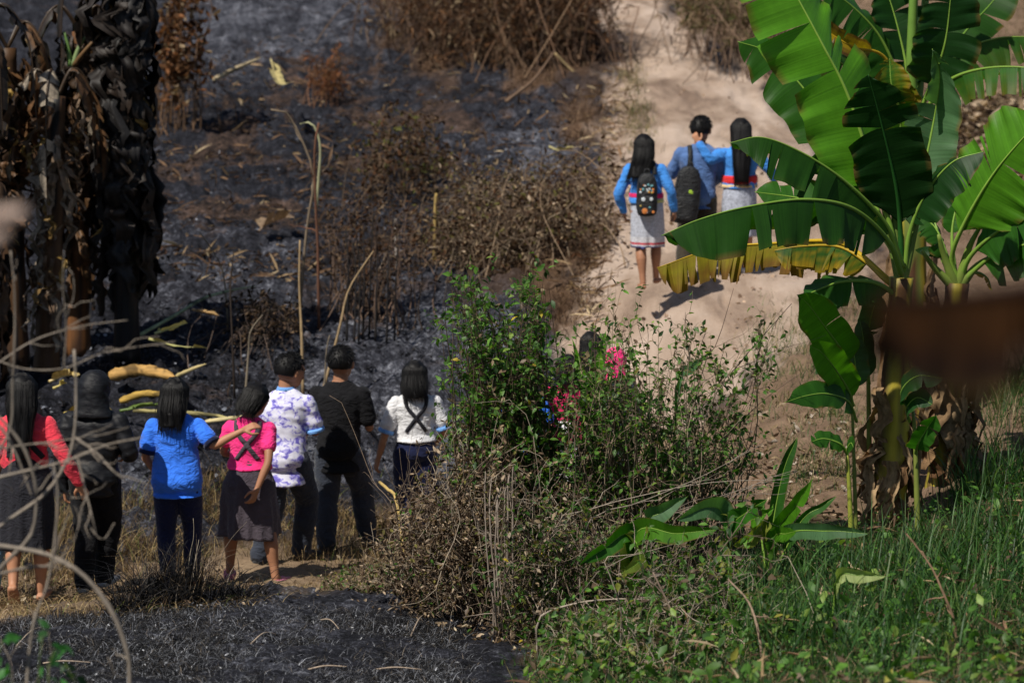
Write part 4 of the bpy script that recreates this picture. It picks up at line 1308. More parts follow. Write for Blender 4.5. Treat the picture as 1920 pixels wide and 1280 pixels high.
# dying yellow leaf, shredded strips
L([(1690, 545, 17.05), (1660, 520, 17.1), (1610, 475, 17.3), (1560, 452, 17.5), (1450, 456, 17.8), (1340, 466, 18.0), (1232, 502, 18.2)], .27, [np.array([.05, -.2, -1]), np.array([-.05, .3, -1])], base_col=np.array([.26, .22, .015]), edge_col=np.array([.20, .10, .02]), pf=.24, tears=(24, 20), sag=.10, bend=.3, seed=30, shred=.55, rib_col=YELLOW, tear_gap=.6, n=80, mat=BLADE, tipw=.9)
L([(1690, 545, 17.05), (1660, 524, 17.08), (1620, 488, 17.25), (1570, 462, 17.4), (1500, 462, 17.55), (1450, 470, 17.6)], .2, [np.array([.0, -.2, -1]), np.array([-.05, .3, -1])], base_col=GREEN * .8, edge_col=YELLOW * .7, pf=.3, tears=(7, 6), sag=.14, bend=.3, seed=31, shred=.35, rib_col=YELLOW * .8, tear_gap=.2)
# upright leaf in the centre, shade put into its dark green
L([(1690, 520, 17.0), (1688, 430, 16.95), (1680, 350, 16.85), (1655, 240, 16.7), (1628, 140, 16.55)], .24, [np.array([-1, -.1, .1]), np.array([1, -.3, .05])], base_col=DARKG * .8, pf=.24, tears=(4, 3), sag=.12, bend=.15, seed=40, rib_col=DARKG * 2)
# pale leaf hanging in folds
L([(1695, 520, 17.05), (1712, 430, 17.1), (1730, 330, 17.2), (1752, 220, 17.25), (1762, 140, 17.2), (1748, 92, 17.1)], .2, [np.array([-1, -.3, -.4]), np.array([.6, -.5, -.4])], base_col=PALEG * .75, pf=.2, tears=(6, 2), sag=.25, bend=.25, seed=47, pale=.8)
# right arching dark leaf
L([(1695, 525, 17.0), (1705, 440, 16.95), (1735, 365, 16.85), (1785, 305, 16.75), (1845, 284, 16.7)], .2, [np.array([.25, -.5, -1]), np.array([-.2, 1, -.3])], base_col=DARKG, pf=.35, tears=(5, 3), sag=.2, bend=.5, seed=52)
# spear petioles rising from the crown
for i, (x1, y1, x2, y2) in enumerate(((1660, 400, 1652, 330), (1676, 400, 1672, 350), (1718, 420, 1735, 360))):
    v, fl = tube(crs(LF(bA, [(1690, 540, 17), ((1690 + x1) / 2, (540 + y1) / 2, 17.0), (x1, y1, 16.98), (x2, y2, 16.95)]), 14), np.linspace(.035, .012, 14), 8)
    add('petiole', v, fl, RIB, A_, None, np.tile(np.array([.16, .24, .05]), (len(v), 1)))
# low left leaf below the crown
L([(1690, 560, 17.0), (1640, 530, 16.9), (1580, 528, 16.8), (1530, 545, 16.7), (1496, 562, 16.65)], .17, [np.array([0, -.6, -1]), np.array([0, 1, .2])], base_col=GREEN * .8, pf=.12, tears=1, sag=.1, bend=.3, seed=60)

# --- plant behind to the right
B_, bB = plant(1765, 18.2, 'banana plant wrapped in withered brown leaves, right of the tall one', BG)
topB = LF(bB, [(1795, 530, 18.2)])[0]
pseudostem(np.array([0, 0, -.1]), topB, .12, .08, B_, np.array([.10, .06, .03]), seed=8)
dead_drape(B_, np.array([0, 0, 0.]), topB, .12, 40, (.3, .9), 12, groups=8, zr=(.3, .9), w=(.03, .09), out=.06, crinkle=.05)
kw = dict(parent=B_)
L = lambda pts, w, sides, **k: banana_leaf(LF(bB, pts), w, sides, **{**kw, **k})
L([(1795, 530, 18.2), (1785, 480, 18.15), (1808, 420, 18.0), (1850, 345, 17.8), (1895, 285, 17.65), (1960, 215, 17.5)], .34, [np.array([.85, -.45, -.6]), np.array([-.5, .9, .2])], base_col=LIGHTG * .8, pf=.28, tears=(3, 3), sag=.1, bend=.25, seed=71, rib_col=np.array([.25, .42, .06]))
L([(1798, 530, 18.2), (1820, 480, 18.1), (1870, 435, 17.9), (1930, 405, 17.7), (2010, 395, 17.5)], .26, [np.array([.3, -.8, -.7]), np.array([-.3, 1, .1])], base_col=GREEN, pf=.25, tears=2, sag=.1, bend=.3, seed=72)
L([(1800, 535, 18.2), (1835, 500, 18.1), (1880, 470, 17.9), (1940, 458, 17.7), (2010, 470, 17.5)], .24, [np.array([.2, -.7, -.8]), np.array([-.2, 1, .1])], base_col=GREEN * .8, pf=.25, tears=2, sag=.1, bend=.3, seed=73)
L([(1790, 530, 18.2), (1772, 470, 18.2), (1752, 425, 18.25), (1715, 400, 18.3)], .17, [np.array([-.3, -.7, -.8]), np.array([.4, .9, .1])], base_col=GREEN * .7, pf=.3, tears=2, seed=74, bend=.4)
L([(1792, 530, 18.2), (1785, 440, 18.25), (1795, 385, 18.3), (1812, 355, 18.35)], .08, [np.array([-1, -.3, 0]), np.array([1, -.3, 0])], base_col=GREEN, pf=.5, tears=0, seed=75)
L([(1792, 532, 18.25), (1765, 480, 18.4), (1760, 440, 18.5), (1740, 395, 18.6), (1700, 370, 18.7)], .2, [np.array([-.3, -.7, -.8]), np.array([.4, .9, .1])], base_col=DARKG, pf=.3, tears=2, seed=76, bend=.4)
L([(1795, 540, 18.2), (1825, 512, 18.2), (1850, 520, 18.2), (1860, 545, 18.15)], .03, [np.array([0, -.7, -.8]), None], base_col=YELLOW * .7, pf=.4, tears=2, seed=77)
for i, (x1, y1, x2, y2) in enumerate(((1755, 505, 1728, 470), (1770, 480, 1760, 440), (1815, 470, 1840, 420), (1830, 500, 1860, 480))):
    v, fl = tube(crs(LF(bB, [(1795, 545, 18.2), (x1, y1, 18.15), (x2, y2, 18.1)]), 12), np.linspace(.04, .012, 12), 8)
    add('petiole', v, fl, RIB, B_, None, np.tile(np.array([.19, .27, .05]), (len(v), 1)))

# --- third plant further up, only its crown shows above the others
C_, bC = plant(1712, 20.5, 'banana plant further back whose crown rises at the top right', BG)
topC = LF(bC, [(1710, 230, 20.5)])[0]
pseudostem(np.array([0, 0, -.1]), topC, .16, .07, C_, np.array([.12, .15, .03]), seed=18)
dead_drape(C_, np.array([0, 0, 0.]), topC * np.array([1, 1, .7]), .14, 22, (.5, 1.2), 19, groups=4, w=(.04, .1))
kw = dict(parent=C_)
L = lambda pts, w, sides, **k: banana_leaf(LF(bC, pts), w, sides, **{**kw, **k})
v, fl = tube(crs(LF(bC, [(1710, 235, 20.5), (1709, 120, 20.45), (1712, 20, 20.4), (1716, -60, 20.35)]), 14), np.linspace(.05, .03, 14), 10)
add('petiole', v, fl, RIB, C_, None, np.tile(np.array([.18, .33, .06]), (len(v), 1)))
v, fl = tube(crs(LF(bC, [(1716, 230, 20.6), (1728, 100, 20.65), (1735, 0, 20.7), (1740, -60, 20.7)]), 14), np.linspace(.045, .025, 14), 10)
add('petiole', v, fl, RIB, C_, None, np.tile(np.array([.14, .26, .05]), (len(v), 1)))
L([(1716, -60, 20.35), (1722, -160, 20.3), (1700, -300, 20.2)], .3, [np.array([-1, -.2, 0]), np.array([1, -.2, 0])], base_col=GREEN, pf=.05, tears=3, seed=83)
L([(1708, 235, 20.45), (1690, 160, 20.4), (1650, 70, 20.3), (1595, 10, 20.2), (1540, -25, 20.1)], .3, [np.array([-.35, -.5, -.9]), np.array([.3, .9, .2])], base_col=GREEN * .8, pf=.22, tears=(9, 5), sag=.18, bend=.4, seed=84)
L([(1706, 238, 20.45), (1680, 200, 20.35), (1620, 150, 20.2), (1560, 105, 20.0), (1512, 62, 19.9)], .26, [np.array([-.2, -.4, -1]), np.array([.3, .9, .2])], base_col=GREEN * .75, edge_col=np.array([.07, .09, .01]), pf=.18, tears=(10, 5), sag=.18, bend=.5, seed=85)
L([(1700, 215, 20.3), (1660, 110, 20.2), (1600, 88, 20.0), (1550, 58, 19.95), (1520, 25, 19.9)], .09, [np.array([-.2, -.3, -1]), np.array([-.1, -.4, 1])], base_col=YELLOW * .75, edge_col=BROWN, pf=.5, tears=3, sag=.3, bend=.2, seed=86, rib_col=YELLOW)
L([(1712, 235, 20.5), (1700, 130, 20.6), (1680, 40, 20.65), (1655, -40, 20.7)], .27, [np.array([-1, -.3, -.2]), np.array([1, -.3, -.1])], base_col=DARKG, pf=.25, tears=3, seed=87)
L([(1715, 235, 20.5), (1745, 160, 20.4), (1772, 80, 20.3), (1785, -30, 20.25)], .27, [np.array([-1, -.3, -.1]), np.array([1, -.2, 0])], base_col=DARKG, pf=.3, tears=2, seed=88)
L([(1715, 235, 20.45), (1748, 190, 20.3), (1785, 148, 20.1), (1850, 128, 19.9), (1930, 128, 19.7), (2010, 150, 19.6)], .23, [np.array([.05, -.4, -1]), np.array([0, 1, -.2])], base_col=GREEN * .9, edge_col=np.array([.08, .12, .01]), pf=.24, tears=(9, 5), sag=.12, bend=.5, seed=89)
L([(1715, 230, 20.6), (1750, 160, 20.7), (1800, 100, 20.8), (1870, 72, 20.85), (1960, 70, 20.9)], .25, [np.array([.05, -.4, -1]), np.array([0, 1, -.2])], base_col=GREEN * .8, edge_col=np.array([.06, .1, .01]), pf=.26, tears=(7, 5), sag=.12, bend=.5, seed=90)
L([(1715, 230, 20.6), (1760, 130, 20.8), (1810, 60, 21), (1860, 5, 21.2), (1910, -60, 21.3)], .2, [np.array([.7, -.4, -.7]), np.array([-.7, .3, .4])], base_col=GREEN * .55, pf=.26, tears=3, sag=.12, bend=.3, seed=91, rib_col=np.array([.12, .24, .03]))
L([(1708, 240, 20.4), (1690, 210, 20.3), (1672, 160, 20.2), (1668, 110, 20.2)], .17, [np.array([-1, -.5, 0]), np.array([1, -.5, -.1])], base_col=GREEN * 1.1, edge_col=YELLOW * .6, pf=.2, tears=2, sag=.12, seed=92)
L([(1708, 330, 20.4), (1690, 250, 20.35), (1682, 180, 20.3), (1672, 130, 20.25)], .18, [np.array([-1, -.5, -.1]), np.array([1, -.5, -.1])], base_col=LIGHTG * .8, edge_col=YELLOW * .4, pf=.1, tears=2, sag=.12, seed=93)

# --- suckers round the foot
def sucker(px, d, topx, topy, leaves, label, stemc=np.array([.20, .24, .05]), r=.022):
    s_, b_ = plant(px, d, label, 'young banana suckers', 'banana_sucker', 'banana sucker')
    v, fl = tube(crs(np.array([[0, 0, -.05], LF(b_, [((px * .4 + topx * .6), topy + 60, d)])[0], LF(b_, [(topx, topy, d)])[0]]), 14), np.linspace(r, r * .5, 14), 10)
    add('stem', v, fl, RIB, s_, None, np.tile(stemc, (len(v), 1)))
    for i, (pts, w, sides, bc) in enumerate(leaves):
        banana_leaf(LF(b_, pts), w, sides, parent=s_, base_col=bc, pf=.12, tears=0 if i % 2 else 1, sag=.06, bend=.2, seed=int(px) + i * 7, rib_r=.009, n=36)
    return s_
sucker(1606, 16.75, 1592, 700, [
    ([(1592, 700, 16.6), (1580, 660, 16.5), (1545, 610, 16.35), (1515, 570, 16.25), (1494, 552, 16.2)], .13, [np.array([-1, -.3, -.5]), np.array([1, -.1, .5])], LIGHTG * .75),
    ([(1600, 760, 16.6), (1590, 730, 16.5), (1565, 690, 16.35), (1540, 660, 16.25), (1518, 648, 16.2)], .11, [np.array([-.7, -.3, -.8]), np.array([.7, -.1, .8])], LIGHTG * .8),
    ([(1606, 790, 16.6), (1590, 752, 16.45), (1550, 738, 16.3), (1510, 742, 16.2), (1470, 755, 16.1)], .09, [np.array([0, -.5, -1]), np.array([0, .8, 1])], GREEN * .8),
    ([(1600, 740, 16.6), (1604, 690, 16.6), (1598, 650, 16.6), (1590, 625, 16.6)], .09, [np.array([-1, -.3, 0]), np.array([1, -.3, 0])], PALEG * .6),
    ([(1596, 720, 16.7), (1575, 700, 16.8), (1560, 690, 16.9), (1530, 680, 17)], .09, [np.array([-.2, -.5, -1]), np.array([0, .8, 1])], DARKG)],
    'leafy young banana sucker at the left foot of the tall banana plant', r=.015)
sucker(1632, 17.1, 1625, 640, [
    ([(1625, 640, 17.1), (1632, 600, 17.05), (1640, 570, 17.0), (1648, 545, 17.0)], .09, [np.array([-1, -.3, 0]), np.array([1, -.3, 0])], PALEG * .6),
    ([(1630, 720, 17.1), (1622, 670, 17.05), (1618, 630, 17.0), (1612, 600, 17.0)], .07, [np.array([-1, -.3, 0]), np.array([1, -.3, 0])], PALEG * .5)],
    'slim pale green sucker hugging the trunk of the tall banana plant')
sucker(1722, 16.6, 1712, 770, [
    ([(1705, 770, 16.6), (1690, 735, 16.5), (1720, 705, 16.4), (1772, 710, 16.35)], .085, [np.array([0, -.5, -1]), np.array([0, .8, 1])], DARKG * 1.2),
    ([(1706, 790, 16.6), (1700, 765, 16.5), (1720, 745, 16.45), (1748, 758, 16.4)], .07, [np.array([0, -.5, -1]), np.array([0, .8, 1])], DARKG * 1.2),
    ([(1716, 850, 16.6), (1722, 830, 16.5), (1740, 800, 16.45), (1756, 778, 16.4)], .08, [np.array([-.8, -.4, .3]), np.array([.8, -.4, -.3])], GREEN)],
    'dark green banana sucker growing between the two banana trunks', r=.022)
sucker(1598, 16.3, 1588, 850, [
    ([(1588, 850, 16.3), (1575, 832, 16.25), (1545, 822, 16.2), (1520, 828, 16.15)], .06, [np.array([0, -.5, -1]), np.array([0, .8, 1])], GREEN * .9),
    ([(1588, 850, 16.3), (1590, 838, 16.25), (1596, 830, 16.2), (1600, 838, 16.15)], .05, [np.array([0, -.5, -1]), np.array([0, .8, 1])], GREEN)],
    'small low banana sucker with one drooping leaf left of the trunk', np.array([.3, .33, .05]), .02)
# ------------------------------------------------------------------ shrubs, weeds, grass
SHLEAF = foliage_mat('shrub_leaf', .5, .4, .4, .4, 30, (1.2, 1.4, .5))
DRYLEAF = foliage_mat('dry_leaf', .85, .25, .15, .4, 40, (1.1, .95, .65))
GRASS = foliage_mat('grass_blade', .5, .4, .35, .35, 12, (1.15, 1.3, .5))
TWIG = bark_mat('twig_bark', .85, .35, 40, (1, 1, .2), .4)

def pal(rg, n, cols, wts, jit=.22):
    c = np.asarray(cols, float)[rg.choice(len(cols), n, p=np.asarray(wts) / np.sum(wts))]
    return c * (1 + rg.normal(0, jit, (n, 1))).clip(.35, 1.8)

def wiggle(rg, a, b, k, amp, arch=0.0, archdir=np.array([0, 0, 1.])):
    t = np.linspace(0, 1, k)[:, None]
    p = a * (1 - t) + b * t
    n = rg.normal(0, 1, (4, 3))
    for i in range(4):
        p = p + n[i] * amp * np.sin((i + 1) * math.pi * t) / (i + 1) ** 1.1
    return p + archdir * arch * np.sin(math.pi * t)

def shrub(label, cat, group, base, tips, dr, n, leaf_cols, leaf_w, size=(.03, .06), tmpl=LEAF, lmat=None, twig_col=((.10, .065, .04),), side=(3, 6), sidelen=(.1, .3),
          leaf_n=(3, 7), r0=.006, amp=.06, arch=.15, seed=0, name='shrub', leafy=.45, spread=.12, hang=0.0, extra=None, stemleaf=6, weights=None):
    """tips: list of pixel polygons; the crown is filled between the distances dr."""
    rg = np.random.default_rng(seed + 100)
    b0 = np.array([P(*q) if False else on_ground(q[0], q[1]) for q in base])
    org = b0.mean(0)
    tubes, tc = [], []
    lp, la, ln, lsz = [], [], [], []
    polys = tips
    cnt = [max(1, int(n * w_)) for w_ in (weights or [1 / len(polys)] * len(polys))]
    for poly, m_ in zip(polys, cnt):
        px = sample_poly(poly, m_, rg)
        dd = rg.uniform(dr[0], dr[1], m_)
        T = P(px[:, 0], px[:, 1], dd)
        for i in range(m_):
            tip = T[i]
            gz = float(zg(tip[0], tip[1]))
            if tip[2] < gz + .05: tip[2] = gz + rg.uniform(.05, .2)
            b = b0[np.argmin(np.abs(b0[:, 0] - tip[0]) + rg.uniform(0, .5, len(b0)))] + np.array([rg.normal(0, spread), rg.normal(0, spread), 0])
            if rg.uniform() < .3:
                b = b * .5 + np.array([tip[0], tip[1], 0]) * .5
            b[2] = float(zg(b[0], b[1])) - .02
            h = np.linalg.norm(tip - b)
            p = wiggle(rg, b, tip, 12, amp * min(h, 1.0), arch * h, np.array([rg.normal(0, .3), rg.normal(0, .3), 1.0]))
            c = np.asarray(twig_col[rg.integers(len(twig_col))]) * rg.uniform(.6, 1.3)
            r = np.linspace(r0 * rg.uniform(.6, 1.2), .0011, 12)
            V, Fl = tube(p, r, 4, False)
            tubes.append((V, Fl)); tc.append(np.tile(c, (len(V), 1)))
            ends = [p]
            for _ in range(rg.integers(*side)):
                k = rg.uniform(leafy * .8, .97)
                s = p[int(k * 11)]
                dv = norm(rg.normal(0, 1, 3) + np.array([0, -.1, .55 - hang * 1.4]) + (tip - b) / h * .6)
                l = rg.uniform(*sidelen)
                q = wiggle(rg, s, s + dv * l, 6, .03 * l / .2, -.25 * l * hang)
                V, Fl = tube(q, np.linspace(.0022, .0008, 6), 3, False)
                tubes.append((V, Fl)); tc.append(np.tile(c, (len(V), 1)))
                ends.append(q)
            for j, q in enumerate(ends):
                m = rg.integers(*leaf_n) if j else stemleaf
                if m <= 0: continue
                ts = rg.uniform(leafy if j == 0 else .25, 1.0, m)
                idx = (ts * (len(q) - 1)).astype(int).clip(0, len(q) - 2)
                fr = (ts * (len(q) - 1) - idx)[:, None]
                pos = q[idx] * (1 - fr) + q[idx + 1] * fr
                ax = norm(rg.normal(0, 1, (m, 3)) + norm(q[idx + 1] - q[idx]) * .7 + np.array([0, 0, -.35 - hang]))
                lp.append(pos); la.append(ax)
                ln.append(norm(rg.normal(0, .55, (m, 3)) + np.array([0, 0, 1.])))
                lsz.append(rg.uniform(size[0], size[1], m))
    root = empty(name, org, 0, label, cat, group)
    V, Fl = merge(tubes)
    add('stems', V - org, Fl, TWIG, root, None, np.concatenate(tc))
    if lp:
        pos = np.concatenate(lp); m = len(pos)
        cl = pal(rg, m, leaf_cols, leaf_w)
        if extra is not None: cl = extra(pos, cl, rg)
        V, Fl, C = scatter(tmpl, pos - org, np.concatenate(la), np.concatenate(ln), np.concatenate(lsz), cl)
        add('foliage', V, Fl, lmat or SHLEAF, root, None, C)
    return root

G1, G2, G3, G4 = (.056, .135, .020), (.090, .20, .028), (.026, .068, .014), (.17, .26, .045)
Y1, D1, D2, D3, D4 = (.45, .35, .03), (.14, .095, .06), (.27, .20, .125), (.40, .31, .22), (.065, .042, .028)
def darken_left(pos, c, rg): return c

SG = 'tangled shrubs beside the lower trail'
shrub('upright green leafy shrub with the highest tips, right of the girl in white', 'shrub', SG, [(960, 16.4), (1000, 16.2), (930, 16.6)],
      [[(990, 462), (1018, 470), (1030, 540), (1000, 590), (960, 560), (975, 500)], [(860, 485), (885, 488), (905, 530), (840, 545), (835, 520)], [(830, 520), (880, 490), (905, 530), (960, 560), (1000, 640), (1010, 760), (940, 800), (870, 720), (845, 620)],
       [(930, 600), (1060, 620), (1080, 760), (1060, 900), (930, 880), (880, 760)]],
      (15.8, 16.9), 230, [G1, G2, G3, G4, Y1, D1, D2], [5, 4, 2.5, 1.6, .12, .9, .4], (.030, .062), seed=1, side=(4, 8), leaf_n=(4, 8), stemleaf=9, r0=.007, arch=.04, amp=.05, weights=[.14, .08, .38, .4], twig_col=((.06, .04, .028), (.10, .07, .045)))
shrub('loose green shrub with thin arching twigs reaching over the road', 'shrub', SG, [(1150, 16.4), (1230, 16.2), (1300, 16.4)],
      [[(1050, 650), (1100, 665), (1190, 620), (1210, 760), (1060, 780)], [(1080, 610), (1140, 545), (1200, 540), (1250, 575), (1330, 590), (1330, 680), (1200, 740), (1080, 720)], [(1060, 640), (1200, 680), (1330, 660), (1420, 700), (1420, 860), (1250, 960), (1060, 940)],
       [(1330, 660), (1400, 620), (1485, 560), (1490, 620), (1440, 700), (1380, 740)]],
      (15.5, 16.9), 215, [G1, G2, G3, G4, D1, D2], [5, 4, 1.5, 1.8, 1.2, 1.3], (.026, .055), seed=2, side=(4, 8), leaf_n=(4, 8), stemleaf=8, r0=.005, arch=.06, amp=.07, weights=[.16, .25, .56, .07], twig_col=((.18, .13, .09), (.30, .235, .165), (.12, .08, .055)))
shrub('brown withered shrub choked with dry curled leaves, right of the boy in black', 'dry shrub', SG, [(800, 16.2), (880, 16.0), (950, 15.8)],
      [[(770, 900), (830, 780), (900, 740), (980, 800), (1010, 960), (900, 1020), (760, 1010)], [(690, 1010), (770, 900), (900, 960), (960, 1100), (920, 1240), (820, 1180), (740, 1120), (680, 1080)]],
      (15.4, 16.7), 190, [D1, D2, D3, D4, (.12, .11, .03), G1], [5, 4, 2, 4, 2.2, 1.0], (.022, .048), CURL, DRYLEAF, ((.24, .18, .13), (.34, .28, .21), (.12, .08, .055)), (5, 9), (.08, .3), (4, 8), .004, .10, .12, seed=3, hang=.3, leafy=.3, stemleaf=8, weights=[.5, .5])
shrub('mixed thicket of green leaves and grey dead stems below the tall shrub', 'shrub', SG, [(980, 15.6), (1060, 15.4), (1150, 15.4)],
      [[(930, 880), (1100, 900), (1230, 950), (1200, 1080), (1080, 1190), (960, 1240), (920, 1080)]],
      (14.9, 16.3), 210, [G3, G1, D1, D4, D2, (.13, .15, .03), Y1, D3], [3, 5, 2, 1.4, 1.6, 3, .1, .7], (.022, .05), LEAF, None, ((.20, .15, .11), (.34, .28, .22), (.10, .07, .05)), (4, 8), (.08, .25), (3, 7), .005, .10, .08, seed=4, hang=.2, leafy=.25, stemleaf=6)
shrub('low thicket of twigs and dark leaves in front of the broad-leaved clump', 'shrub', SG, [(1230, 14.6), (1330, 14.6), (1150, 14.4)],
      [[(1060, 1120), (1200, 1020), (1330, 960), (1430, 960), (1420, 1140), (1250, 1240), (1060, 1270)]],
      (13.9, 15.4), 100, [G3, G1, D4, D1, G2, (.14, .16, .02)], [2.5, 5, 1, 1.4, 4, 2.5], (.028, .065), LEAF, None, ((.20, .15, .11), (.34, .28, .22)), (3, 7), (.08, .25), (3, 6), .004, .14, .1, seed=5, leafy=.2, stemleaf=4)
shrub('low fringe of drying weeds in front of the walkers at the burnt mound edge', 'weed', SG, [(620, 17.2), (700, 16.8), (760, 16.6), (540, 17.6)],
      [[(560, 1090), (640, 1060), (720, 1010), (800, 1080), (800, 1150), (640, 1130)]],
      (16.4, 17.6), 70, [D1, D2, G1, (.10, .12, .03), D3], [3, 3, 2.5, 2.5, 1], (.02, .045), LEAF, None, ((.16, .12, .08),), (2, 5), (.05, .16), (3, 7), .003, .1, .1, seed=6, leafy=.2, stemleaf=5, hang=.1)

# straggling pale dead stems through the thicket
def twig_bundle(label, group, lines, colr, r=(.006, .002), seed=0, name='dead_twig', cat='dead twig', amp=.03, forks=0, k=16, sides=5):
    rg = np.random.default_rng(seed + 300)
    ps, cs = [], []
    for ln_ in lines:
        pts = crs(np.array([P(*q) for q in ln_]), k)
        L_ = np.linalg.norm(np.diff(pts, axis=0), axis=1).sum()
        pts[1:] += np.cumsum(rg.normal(0, amp * .10, (k - 1, 3)), 0) * min(1, L_)
        V, Fl = tube(pts, np.linspace(r[0], r[1], k) * rg.uniform(.8, 1.2), sides)
        ps.append((V, Fl)); cs.append(np.tile(np.asarray(colr) * rg.uniform(.75, 1.2), (len(V), 1)))
        for f in range(forks):
            i = rg.integers(3, k - 2)
            dv = norm(norm(pts[i + 1] - pts[i]) + rg.normal(0, .7, 3))
            l = rg.uniform(.1, .3) * L_
            q = wiggle(rg, pts[i], pts[i] + dv * l, 7, .06 * l)
            rr = np.interp(i, [0, k], r)
            V, Fl = tube(q, np.linspace(rr * .6, .0008, 7), 4)
            ps.append((V, Fl)); cs.append(np.tile(np.asarray(colr) * rg.uniform(.75, 1.2), (len(V), 1)))
    V, Fl = merge(ps)
    o = P(*lines[0][0])
    return tag(add(name, V, Fl, TWIG, None, o, np.concatenate(cs)), label, cat, group)

DS = 'pale dead stems tangled in the thicket'
GREY = (.30, .25, .20)
def gd(px, d): 
    q = on_ground(px, d); a, b_ = to_px(q); return (float(a), float(b_), d)
twig_bundle('upright bundle of pale grey dead stems in the middle of the brown shrub', DS,
            [[gd(925 + i * 7, 15.3 + .05 * i), (925 + 6 * i, 1120, 15.3), (915 + 8 * i, 1000 - 20 * i, 15.3), (918 + 9 * i, 880 + 15 * i, 15.4)] for i in range(7)], (.27, .22, .18), (.007, .003), 1, forks=3)
twig_bundle('long pale dead stem sweeping level across the thicket towards the banana', DS,
            [[gd(1010, 14.6), (1010, 1160, 14.6), (1080, 1130, 14.5), (1160, 1122, 14.5), (1260, 1125, 14.5), (1385, 1130, 14.5)]], GREY, (.009, .002), 2, forks=3, amp=.01)
twig_bundle('straight leaning dead stem with a broken stub at its tip, bottom centre', DS,
            [[gd(1312, 13.6), (1305, 1255, 13.7), (1270, 1170, 13.8), (1225, 1072, 13.9)]], (.22, .16, .12), (.012, .006), 3, forks=4, amp=.006)
twig_bundle('curled fine pale stems looping at the bottom centre of the thicket', DS,
            [[gd(1165, 13.9), (1166, 1140, 13.9), (1190, 1190, 13.8), (1240, 1195, 13.8), (1290, 1182, 13.8)], [gd(1260, 13.9), (1262, 1140, 13.9), (1300, 1165, 13.8), (1340, 1172, 13.7), (1390, 1150, 13.7)],
             [gd(1360, 13.7), (1358, 1140, 13.7), (1375, 1160, 13.7), (1430, 1150, 13.7), (1500, 1095, 13.7)]], GREY, (.004, .0015), 4, forks=1, amp=.02)
twig_bundle('pair of long bent pale stems rising to the right through the bush', DS,
            [[gd(1000, 15.4), (1010, 990, 15.5), (1090, 960, 15.5), (1200, 930, 15.4), (1330, 905, 15.3), (1470, 900, 15.2)], [gd(1090, 15.2), (1095, 990, 15.3), (1200, 940, 15.3), (1320, 890, 15.3), (1430, 830, 15.3)]], GREY, (.006, .0018), 5, forks=5, amp=.012)
twig_bundle('thin arching brown twigs reaching out towards the road above the bush', DS,
            [[gd(1240, 16.3), (1300, 800, 16.3), (1380, 690, 16.3), (1450, 610, 16.2), (1485, 570, 16.2)], [gd(1280, 16.4), (1340, 860, 16.3), (1420, 760, 16.2), (1500, 700, 16.1)],
             [gd(1250, 16.5), (1310, 720, 16.5), (1345, 640, 16.5), (1375, 540, 16.5)]], (.16, .11, .08), (.006, .0016), 6, forks=6, amp=.01)
twig_bundle('fan of fine level dead twigs behind the broad green leaves', DS,
            [[gd(1160 + 30 * i, 15.0 + .1 * i), (1170 + 30 * i, 1010 - 8 * i, 15.1), (1270 + 25 * i, 960 - 9 * i, 15.1), (1400 + 16 * i, 965 - 14 * i, 15.1)] for i in range(7)], (.26, .21, .17), (.004, .0012), 7, forks=4, amp=.015)
twig_bundle('dead twigs leaning out of the left flank of the brown shrub', DS,
            [[gd(790 + 20 * i, 15.8), (770 + 15 * i, 1040 - 10 * i, 15.8), (740 + 10 * i, 960 - 20 * i, 15.8), (690 + 30 * i, 900 - 30 * i, 15.8)] for i in range(5)], (.16, .12, .09), (.004, .001), 8, forks=6, amp=.02)
twig_bundle('thin dry twig with curled tip crossing the back of the boy in black', DS,
            [[gd(760, 16.6), (742, 960, 16.8), (700, 900, 17.2), (660, 800, 17.4), (636, 748, 17.5), (618, 742, 17.5)]], (.18, .13, .09), (.003, .0012), 9, forks=4, amp=.01)
twig_bundle('tan bamboo-like stick leaning beside the hand of the girl in white', DS, [[gd(765, 17.6), (745, 945, 18.0), (728, 918, 18.2), (712, 904, 18.4)]], (.48, .34, .12), (.012, .01), 10, amp=.002, cat='stick', name='stick')

# broad-leaved young plants in the thicket
def broad(px, d, label, leaves, name='broad_leaf_plant', bc=GREEN):
    s_, b_ = plant(px, d, label, 'broad-leaved young plants in the thicket', name, 'young plant')
    for i, (pts, w, sides, c) in enumerate(leaves):
        q = [tuple(x) for x in pts]
        banana_leaf(np.concatenate([[np.zeros(3)], LF(b_, q)]), w, sides, parent=s_, base_col=c, pf=.3, tears=1 if i % 3 == 0 else 0, sag=.06, bend=.2, seed=int(px) + i * 5, rib_r=.008, n=36, tipw=.45)
    return s_
LTU = [np.array([-.5, -.4, .7]), np.array([.5, -.4, -.7])]
UPD = [np.array([0, -.5, 1]), np.array([0, -.5, -1])]
broad(1440, 15.4, 'bright green plant with long folded leaves fanning right, left of the banana trunk', [
    ([(1455, 1000, 15.4), (1490, 950, 15.3), (1525, 895, 15.2)], .05, LTU, LIGHTG * .8), ([(1450, 980, 15.4), (1470, 880, 15.4), (1495, 820, 15.4)], .05, LTU, GREEN * .8),
    ([(1470, 1005, 15.3), (1550, 995, 15.1), (1628, 1000, 15.0)], .055, UPD, PALEG * .9), ([(1450, 1010, 15.3), (1475, 1000, 15.2), (1495, 995, 15.1)], .05, UPD, LIGHTG * .7),
    ([(1430, 990, 15.4), (1405, 1010, 15.3), (1375, 1022, 15.2)], .06, UPD, np.array([.2, .24, .04])), ([(1500, 980, 15.4), (1540, 950, 15.4), (1568, 930, 15.4)], .035, LTU, GREEN),
    ([(1420, 960, 15.5), (1408, 975, 15.3), (1440, 960, 15.2), (1450, 945, 15.2)], .06, UPD, LIGHTG * .8)])
